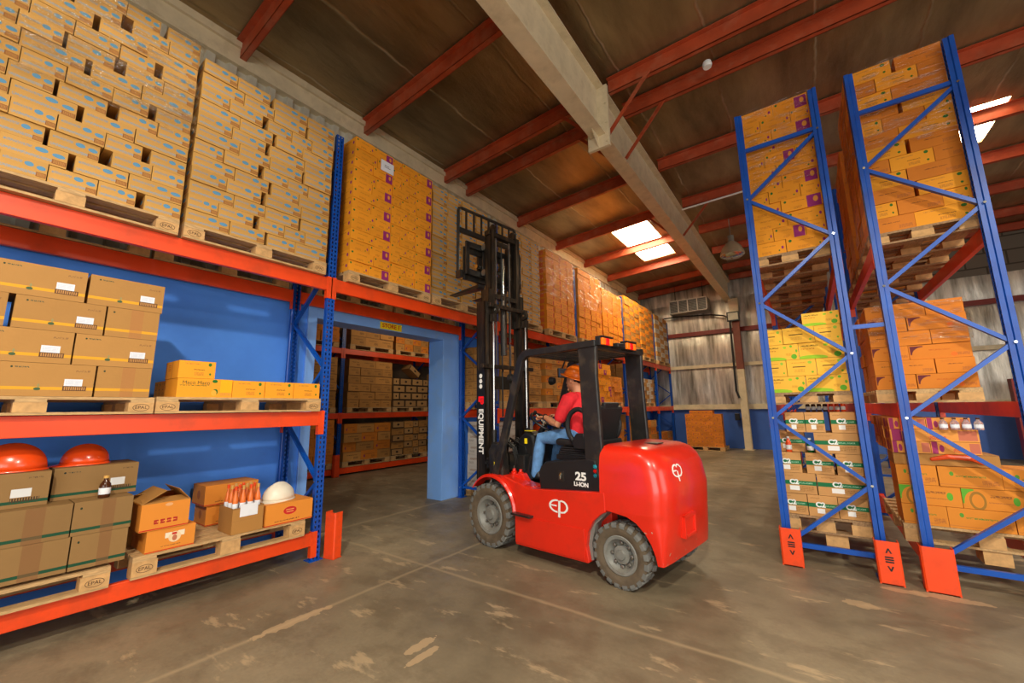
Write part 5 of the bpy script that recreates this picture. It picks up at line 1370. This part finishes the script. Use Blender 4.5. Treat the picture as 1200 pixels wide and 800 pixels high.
# front cowl, valves, hoses and pedals
MB().prism([(-.02, .70), (.10, .72), (.12, 1.02), (.06, 1.12), (-.06, 1.10), (-.10, .95), (-.12, .70)], .34, .47, 'xz').build('side_cowl', M['blackmetal'], fk, bevel=.02)
MB().prism([(-.02, .70), (.10, .72), (.12, 1.02), (.06, 1.12), (-.06, 1.10), (-.10, .95), (-.12, .70)], -.47, -.34, 'xz').build('side_cowl', M['blackmetal'], fk, bevel=.02)
MB().box(-.022, .012, .471, .474, .84, .90).build('warning_sticker', M['yellow'], fk)
MB().box(.02, .16, -.33, .33, .60, .98).build('front_cowl', M['black'], fk, bevel=.02)
MB().box(-.30, -.06, .08, .30, .80, .98).build('valve_block', M['blackmetal'], fk, bevel=.01)
rnd = random.Random(11)
for k in range(9):
    y = .05 + .034*k; x = -.10 - rnd.random()*.15
    MB().tube([(.05, y, .95+rnd.random()*.1), (-.02+rnd.random()*.05, y+.02, 1.12+.05*rnd.random()), (x, y+.03, 1.06), (x-.03, y+.02, .92), (x, y, .80)], .011, 8, True).build('hydraulic_hose', M['rubber'], fk, smooth=True)
    MB().tube([(x, y, .80), (x, y, .86)], .015, 6).build('hose_fitting', M['steel'], fk)
for y in (-.12, .02, .28): MB().prism([(-.24, .72), (-.38, .72), (-.34, .80), (-.22, .84)], y-.04, y+.04, 'xz').build('pedal', M['black'], fk, bevel=.006)
MB().tube([(-.34, .30, .69), (-.40, .30, .98)], .012, 8).build('brake_lever', M['black'], fk)
for (x, y) in ((-.20, .36), (-.30, .36), (-.14, .28)): MB().lathe([(.0, -.03), (.032, -.03), (.036, 0), (.02, .01), (.018, .035), (0, .035)], 14, Matrix.Translation((x, y, .80))).build('red_cap', M['red'], fk, smooth=True)

# mast: outer, middle and inner stages, chains, lift cylinders, carriage and forks
def rail(x0, x1, y_out, s, z0, z1, nm, th=.018, par=None):
    """channel opening towards the middle"""
    yo, yi = s*y_out, s*(y_out - .065)
    b = MB()
    lo, hi = min(yo, yo - s*th), max(yo, yo - s*th)
    b.box(x0, x1, lo, hi, z0, z1)
    lo, hi = min(yo, yi), max(yo, yi)
    b.box(x0, x0+th, lo, hi, z0, z1); b.box(x1-th, x1, lo, hi, z0, z1)
    return b.build(nm, M['mast'], par or ms)
ms = empty('mast'); ms.parent = fk
orl = []
for s in (1, -1):
    orl.append(rail(.235, .395, .405, s, .16, 2.87, 'outer_rail'))
    rail(.245, .385, .335, s, .9, 3.05, 'middle_rail'); rail(.255, .375, .275, s, 2.6, 3.90, 'inner_rail')
for z, hw, x in ((2.03, .47, .20), (2.82, .36, .19), (.50, .40, .20)): MB().box(x, x+.05, -hw, hw, z-.025, z+.025).build('cross_member', M['mast'], ms, bevel=.005)
for z in (2.98, 3.85): MB().box(.27, .36, -.30, .30, z-.03, z+.03).build('cross_member', M['mast'], ms, bevel=.005)
MB().box(.30, .36, -.28, .28, 1.75, 1.92).build('cross_member', M['mast'], ms, bevel=.005)
for s in (1, -1):
    MB().tube([(.19, s*.30, .35), (.19, s*.30, 1.25)], .033, 14).build('lift_cylinder', M['blackmetal'], ms, smooth=True)
    MB().tube([(.19, s*.30, 1.25), (.19, s*.30, 2.62)], .0145, 12).build('lift_rod', M['chrome'], ms, smooth=True)
    MB().box(.15, .23, s*.30-.03, s*.30+.03, 2.60, 2.70).build('rod_head', M['mast'], ms, bevel=.004)
    pl = MB().lathe([(.02, -.016), (.055, -.016), (.048, 0), (.055, .016), (.02, .016)], 24, Matrix.Translation((.17, s*.27, 2.76)) @ Matrix.Rotation(R(90), 4, 'X')).build('pulley', M['mast'], ms, smooth=True)
    MB().lathe([(0, -.024), (.016, -.024), (.016, .024), (0, .024)], 10, Matrix.Translation((.17, s*.27, 2.76)) @ Matrix.Rotation(R(90), 4, 'X')).build('pin', M['chrome'], pl)
    MB().lathe([(.015, -.02), (.055, -.02), (.05, 0), (.055, .02), (.015, .02)], 24, Matrix.Translation((.30, s*.19, 3.94)) @ Matrix.Rotation(R(90), 4, 'X')).build('top_roller', M['mast'], ms, smooth=True)
    MB().box(.31, .33, s*.13-.012, s*.13+.012, 1.6, 3.85).build('chain', M['steel'], ms)
    MB().tube([(.27, s*.07, 1.4), (.27, s*.07, 3.7)], .010, 8).build('hose', M['rubber'], ms)
MB().tube([(.31, 0, 2.2), (.31, 0, 3.05)], .045, 16).build('free_lift_cylinder', M['mast'], ms, smooth=True)
MB().tube([(.31, 0, 3.05), (.31, 0, 3.55)], .02, 12).build('free_lift_rod', M['chrome'], ms, smooth=True)
for (y, z) in ((.05, 2.28), (-.05, 2.22), (.0, 2.35), (.14, 1.98), (-.12, 1.98), (.33, 2.0), (.25, 1.55), (.25, 1.30)):
    MB().tube([(.195, y, z), (.18, y, z)], .012, 8).build('bolt', M['chrome'], ms)
MB().lathe([(.0, -.035), (.06, -.035), (.075, 0), (.06, .035), (0, .035)], 20, Matrix.Translation((.17, .37, .87)) @ Matrix.Rotation(R(90), 4, 'X')).build('tilt_joint', M['black'], ms, smooth=True)
for s in (1, -1): MB().tube([(.16, s*.25, .86), (-.06, s*.25, .78)], .035, 12).build('tilt_cylinder', M['blackmetal'], fk, smooth=True)
for q in range(5):
    a = 2*math.pi*q/5
    MB().tube([(.17+.05*math.cos(a), .405, .87+.05*math.sin(a)), (.17+.05*math.cos(a), .42, .87+.05*math.sin(a))], .014, 8).build('bolt', M['blackmetal'], ms)
# white and red lettering that runs down the left outer rail
MB().box(.245, .385, .405, .407, .98, 1.98).build('rail_plate', M['black'], orl[0])
text('lettering', 'EQUIPMENT', .115, M['white'], orl[0], (.315, .4075, 1.235), (R(90), R(90), R(180)), ext=.001, bold=.004, sx=.86)
text('lettering', 'EP', .12, M['redlens'], orl[0], (.315, .4075, 1.61), (R(90), R(90), R(180)), ext=.001, bold=.006, sx=.8)
for k in range(3):
    MB().lathe([(0, 0), (.028, 0), (.028, .002), (0, .002)], 14, Matrix.Translation((.315, .407, 1.78+.065*k)) @ Matrix.Rotation(R(-90), 4, 'X')).build('white_dot', M['white'], orl[0])
# carriage with load backrest, side shifter and forks
cr = empty('fork_carriage'); cr.parent = fk
for z in (3.30, 3.68): MB().box(.46, .50, -.52, .52, z-.04, z+.04).build('carriage_bar', M['blackmetal'], cr, bevel=.004)
for y in (-.50, -.2, .2, .50): MB().box(.46, .49, y-.03, y+.03, 3.26, 3.72).build('carriage_plate', M['blackmetal'], cr, bevel=.004)
for s in (1, -1):
    MB().box(.38, .46, s*.20-.012, s*.20+.012, 3.22, 3.78).build('side_plate', M['mast'], cr)
    MB().tube([(.41, s*.2, 3.32), (.41, s*.275, 3.32)], .045, 14).tube([(.41, s*.2, 3.68), (.41, s*.275, 3.68)], .045, 14).build('roller', M['steel'], cr)
for z in (3.24, 3.62): MB().box(.52, .56, -.50, .50, z-.035, z+.035).build('side_shifter_bar', M['blackmetal'], cr, bevel=.004)
for y in (-.48, .48): MB().box(.52, .55, y-.04, y+.04, 3.2, 3.66).build('side_shifter_plate', M['blackmetal'], cr, bevel=.004)
MB().tube([(.53, -.3, 3.43), (.53, .3, 3.43)], .03, 12).build('side_shift_cylinder', M['chrome'], cr, smooth=True)
lb_ = MB().tube([(.60, .56, 3.24), (.60, .56, 4.19), (.60, .545, 4.225), (.60, .51, 4.24), (.60, -.51, 4.24), (.60, -.545, 4.225), (.60, -.56, 4.19), (.60, -.56, 3.24)], .022, 8).build('backrest_frame', M['blackmetal'], cr)
MB().box(.58, .62, -.55, .55, 3.88, 3.95).build('backrest_bar', M['blackmetal'], cr, bevel=.004)
for k in range(7):
    y = -.42 + .14*k; MB().box(.59, .61, y-.012, y+.012, 3.93, 4.23).build('backrest_slat', M['blackmetal'], cr)
for y in (-.56, .56): MB().box(.52, .62, y-.02, y+.02, 3.22, 3.32).build('backrest_foot', M['blackmetal'], cr)
for y, dz in ((.17, 0), (-.27, 0)):
    MB().prism([(.56, 3.78), (.60, 3.78), (.605, 3.20), (1.22, 3.18), (1.22, 3.17), (.62, 3.145), (.57, 3.155), (.56, 3.20)], y-.06, y+.06, 'xz').build('fork', M['steel'] if False else M['blackmetal'], cr, bevel=.004)
MB().tube([(.44, -.36, 3.2), (.40, -.43, 3.35), (.40, -.44, 3.7), (.42, -.40, 3.85)], .018, 8).build('hose', M['rubber'], cr, smooth=True)

# ================================================================== THE DRIVER
pe = empty('person', FO, FA); tag(pe, 'driver in orange hard hat, red t-shirt and blue jeans steering the forklift', 'person')
PO = Vector((-.0, 0, 0))
def flesh(name, parts, m, voxel=.008, parent=pe, smooth_it=4, extra=None):
    b = MB()
    for (pts, rad) in parts:
        b.tube(pts, rad, 14, True)
    if extra: extra(b)
    o = b.build(name, m, parent, smooth=True, angle=180)
    md = o.modifiers.new('one_surface', 'REMESH'); md.mode = 'VOXEL'; md.voxel_size = voxel; md.use_smooth_shade = True
    if smooth_it:
        sm = o.modifiers.new('soft', 'SMOOTH'); sm.iterations = smooth_it; sm.factor = .5
    return o
hipL, hipR = Vector((-.83, .10, 1.20)), Vector((-.83, -.10, 1.20))
kneeL, kneeR = Vector((-.45, .17, 1.165)), Vector((-.46, -.17, 1.165))
ankL, ankR = Vector((-.375, .19, .80)), Vector((-.34, -.16, .80))
shL, shR = Vector((-.86, .185, 1.60)), Vector((-.85, -.185, 1.60))
elL, elR = Vector((-.76, .27, 1.32)), Vector((-.70, -.26, 1.32))
wrL, wrR = Vector((-.52, .185, 1.405)), Vector((-.50, -.12, 1.42))
neck = Vector((-.86, 0, 1.64)); headc = Vector((-.815, 0, 1.80))
def head(b):
    # head turned slightly to its left front, eyes at half height
    rot = Matrix.Translation(headc) @ Matrix.Rotation(R(-6), 4, 'Z')
    seg, rg = 20, 14; vs = []; fs = []
    for i in range(1, rg):
        ph = math.pi*i/rg - math.pi/2
        for k in range(seg):
            t_ = 2*math.pi*k/seg
            x = math.cos(ph)*math.cos(t_); y = math.cos(ph)*math.sin(t_); z = math.sin(ph)
            sx = .098; sy = .074; sz = .118
            if z < 0: sy *= 1 + z*.28; x += -z*.12          # jaw narrows and comes forward
            if x > 0 and z > .1: x *= .95
            vs.append(rot @ Vector((x*sx, y*sy, z*sz)))
    vs.append(rot @ Vector((0.01, 0, -.118))); vs.append(rot @ Vector((0, 0, .118)))
    n = len(vs)
    for i in range(rg-2):
        for k in range(seg): fs.append((i*seg+k, i*seg+(k+1) % seg, (i+1)*seg+(k+1) % seg, (i+1)*seg+k))
    for k in range(seg):
        fs.append((n-2, (k+1) % seg, k)); fs.append((n-1, (rg-2)*seg+k, (rg-2)*seg+(k+1) % seg))
    b.add(vs, fs)
    T = lambda *p: rot @ Vector(p)
    b.tube([T(.090, 0, .022), T(.104, 0, -.002), T(.113, 0, -.020), T(.100, 0, -.028)], [.008, .011, .014, .009], 10, True)   # nose
    b.tube([T(.094, -.022, -.052), T(.101, 0, -.051), T(.094, .022, -.052)], [.005, .0075, .005], 8, True)            # upper lip
    b.tube([T(.092, -.020, -.062), T(.099, 0, -.063), T(.092, .020, -.062)], [.005, .0075, .005], 8, True)
    b.tube([T(.082, -.03, .030), T(.093, 0, .034), T(.082, .03, .030)], [.010, .010, .010], 8, True)                    # brow
    b.tube([T(.088, 0, -.098), T(.092, 0, -.092)], [.016, .014], 8, True)                                              # chin
    for s in (1, -1):
        b.tube([T(-.008, s*.073, .018), T(-.020, s*.082, .008), T(-.012, s*.078, -.022)], [.010, .014, .008], 8, True)   # ears
def hand(b, wr, tgt, s):
    """palm over the wheel rim with five fingers curled round it"""
    wr = Vector(wr); tgt = Vector(tgt); d = (tgt - wr).normalized()
    side = Vector((0, 1, 0)); side = (side - d*side.dot(d)).normalized(); dn = d.cross(side).normalized()
    if dn.z > 0: dn = -dn
    pc = wr + d*.055
    for q in (-.026, -.009, .009, .026): b.tube([wr + side*q*.7 + d*.0, pc + side*q, wr + d*.088 + side*q], [.015, .014, .012], 8, True)
    for k, (q, ln) in enumerate(((-.032, .80), (-.011, .96), (.011, 1.0), (.031, .92))):
        base = wr + d*.086 + side*q
        p1 = base + d*.028*ln - dn*.0; p2 = p1 + (d*.25 + dn*.9)*.026*ln; p3 = p2 + (-d*.75 + dn*.45)*.022*ln
        b.tube([base, p1, p2, p3], [.0095, .009, .008, .007], 8, True)
    t0 = wr + d*.035 - side*s*.034; t1 = t0 - side*s*.016 + d*.025 + dn*.012; t2 = t1 + d*.022 + dn*.018 + side*s*.008
    b.tube([t0, t1, t2], [.012, .010, .008], 8, True)
def body_extra(b):
    head(b); hand(b, wrL, (-.42, .165, 1.40), 1); hand(b, wrR, (-.40, -.10, 1.42), -1)
body = flesh('body', [
    ([Vector((-.85, 0, 1.13)), Vector((-.865, 0, 1.32)), Vector((-.87, 0, 1.50)), Vector((-.862, 0, 1.60)), neck, Vector((-.845, 0, 1.70)), headc + Vector((-.02, 0, -.04))], [(.13, .11), (.125, .10), (.15, .105), (.11, .08), .062, .056, .058]),
    ([shL + Vector((0, -.06, 0)), shL, (shL+elL)/2, elL, (elL*.65+wrL*.35), wrL], [.05, .052, .045, .038, .040, .026]),
    ([shR + Vector((0, .06, 0)), shR, (shR+elR)/2, elR, (elR*.65+wrR*.35), wrR], [.05, .052, .045, .038, .040, .026]),
    ([hipL, (hipL+kneeL)/2, kneeL, kneeL*.65+ankL*.35, ankL], [.085, .072, .055, .055, .035]),
    ([hipR, (hipR+kneeR)/2, kneeR, kneeR*.65+ankR*.35, ankR], [.085, .072, .055, .055, .035]),
], M['skin'], .0065, smooth_it=2, extra=body_extra)
body['label'] = 'bare forearms, neck and face'
flesh('shirt', [
    ([Vector((-.85, 0, 1.155)), Vector((-.872, 0, 1.28)), Vector((-.885, 0, 1.45)), Vector((-.872, 0, 1.56)), Vector((-.862, 0, 1.612))], [(.165, .130), (.160, .128), (.185, .132), (.165, .110), (.10, .078)]),
    ([shL + Vector((0, -.07, .0)), shL + Vector((0, .0, -.01)), shL*.5+elL*.5, shL*.30+elL*.70], [.075, .078, .072, .068]),
    ([shR + Vector((0, .07, .0)), shR + Vector((0, .0, -.01)), shR*.5+elR*.5, shR*.30+elR*.70], [.075, .078, .072, .068]),
], M['shirt'], .009, smooth_it=4)
flesh('jeans', [
    ([Vector((-.86, -.08, 1.18)), Vector((-.86, .08, 1.18))], [.108, .108]),
    ([hipL + Vector((-.02, 0, -.01)), (hipL+kneeL)/2, kneeL, kneeL*.6+ankL*.4, ankL + Vector((0, 0, -.03))], [.104, .085, .070, .066, .056]),
    ([hipR + Vector((-.02, 0, -.01)), (hipR+kneeR)/2, kneeR, kneeR*.6+ankR*.4, ankR + Vector((0, 0, -.03))], [.104, .085, .070, .066, .056]),
], M['jeans'], .009, smooth_it=4)
for an in (ankL, ankR):
    flesh('shoe', [([an + Vector((-.05, 0, -.045)), an + Vector((.04, 0, -.05)), an + Vector((.15, 0, -.075)), an + Vector((.19, 0, -.085))], [.045, .045, .038, .028]),
                   ([an + Vector((-.02, 0, .02)), an + Vector((-.02, 0, -.04))], [.045, .045])], M['vinyl'], .009)
# hair at the nape, hard hat, watch
flesh('hair', [([headc + Vector((-.085, -.03, .0)), headc + Vector((-.088, .03, .0))], [.035, .035]), ([headc + Vector((-.06, .062, .035)), headc + Vector((-.055, .062, -.0))], [.022, .018]), ([headc + Vector((-.06, -.062, .035)), headc + Vector((-.055, -.062, -.0))], [.022, .018]), ([headc + Vector((-.03, 0, .06)), headc + Vector((.02, 0, .07))], [.072, .07])], mat('dark_hair', (30, 24, 20), .7), .008)
hh_ = helmet('hard_hat', (headc.x - .005, 0, headc.z + .045), R(-6), M['orangehat'], 'orange hard hat worn by the driver on the forklift', .115)
for k in ('label', 'category'): del hh_[k]
hh_.parent = pe; hh_.rotation_euler = (0, R(-20), R(-6))
MB().tube([wrL + Vector((-.02, .005, -.002)), wrL + Vector((.0, .0, .0))], .031, 14).build('wrist_watch', M['black'], pe, smooth=True)
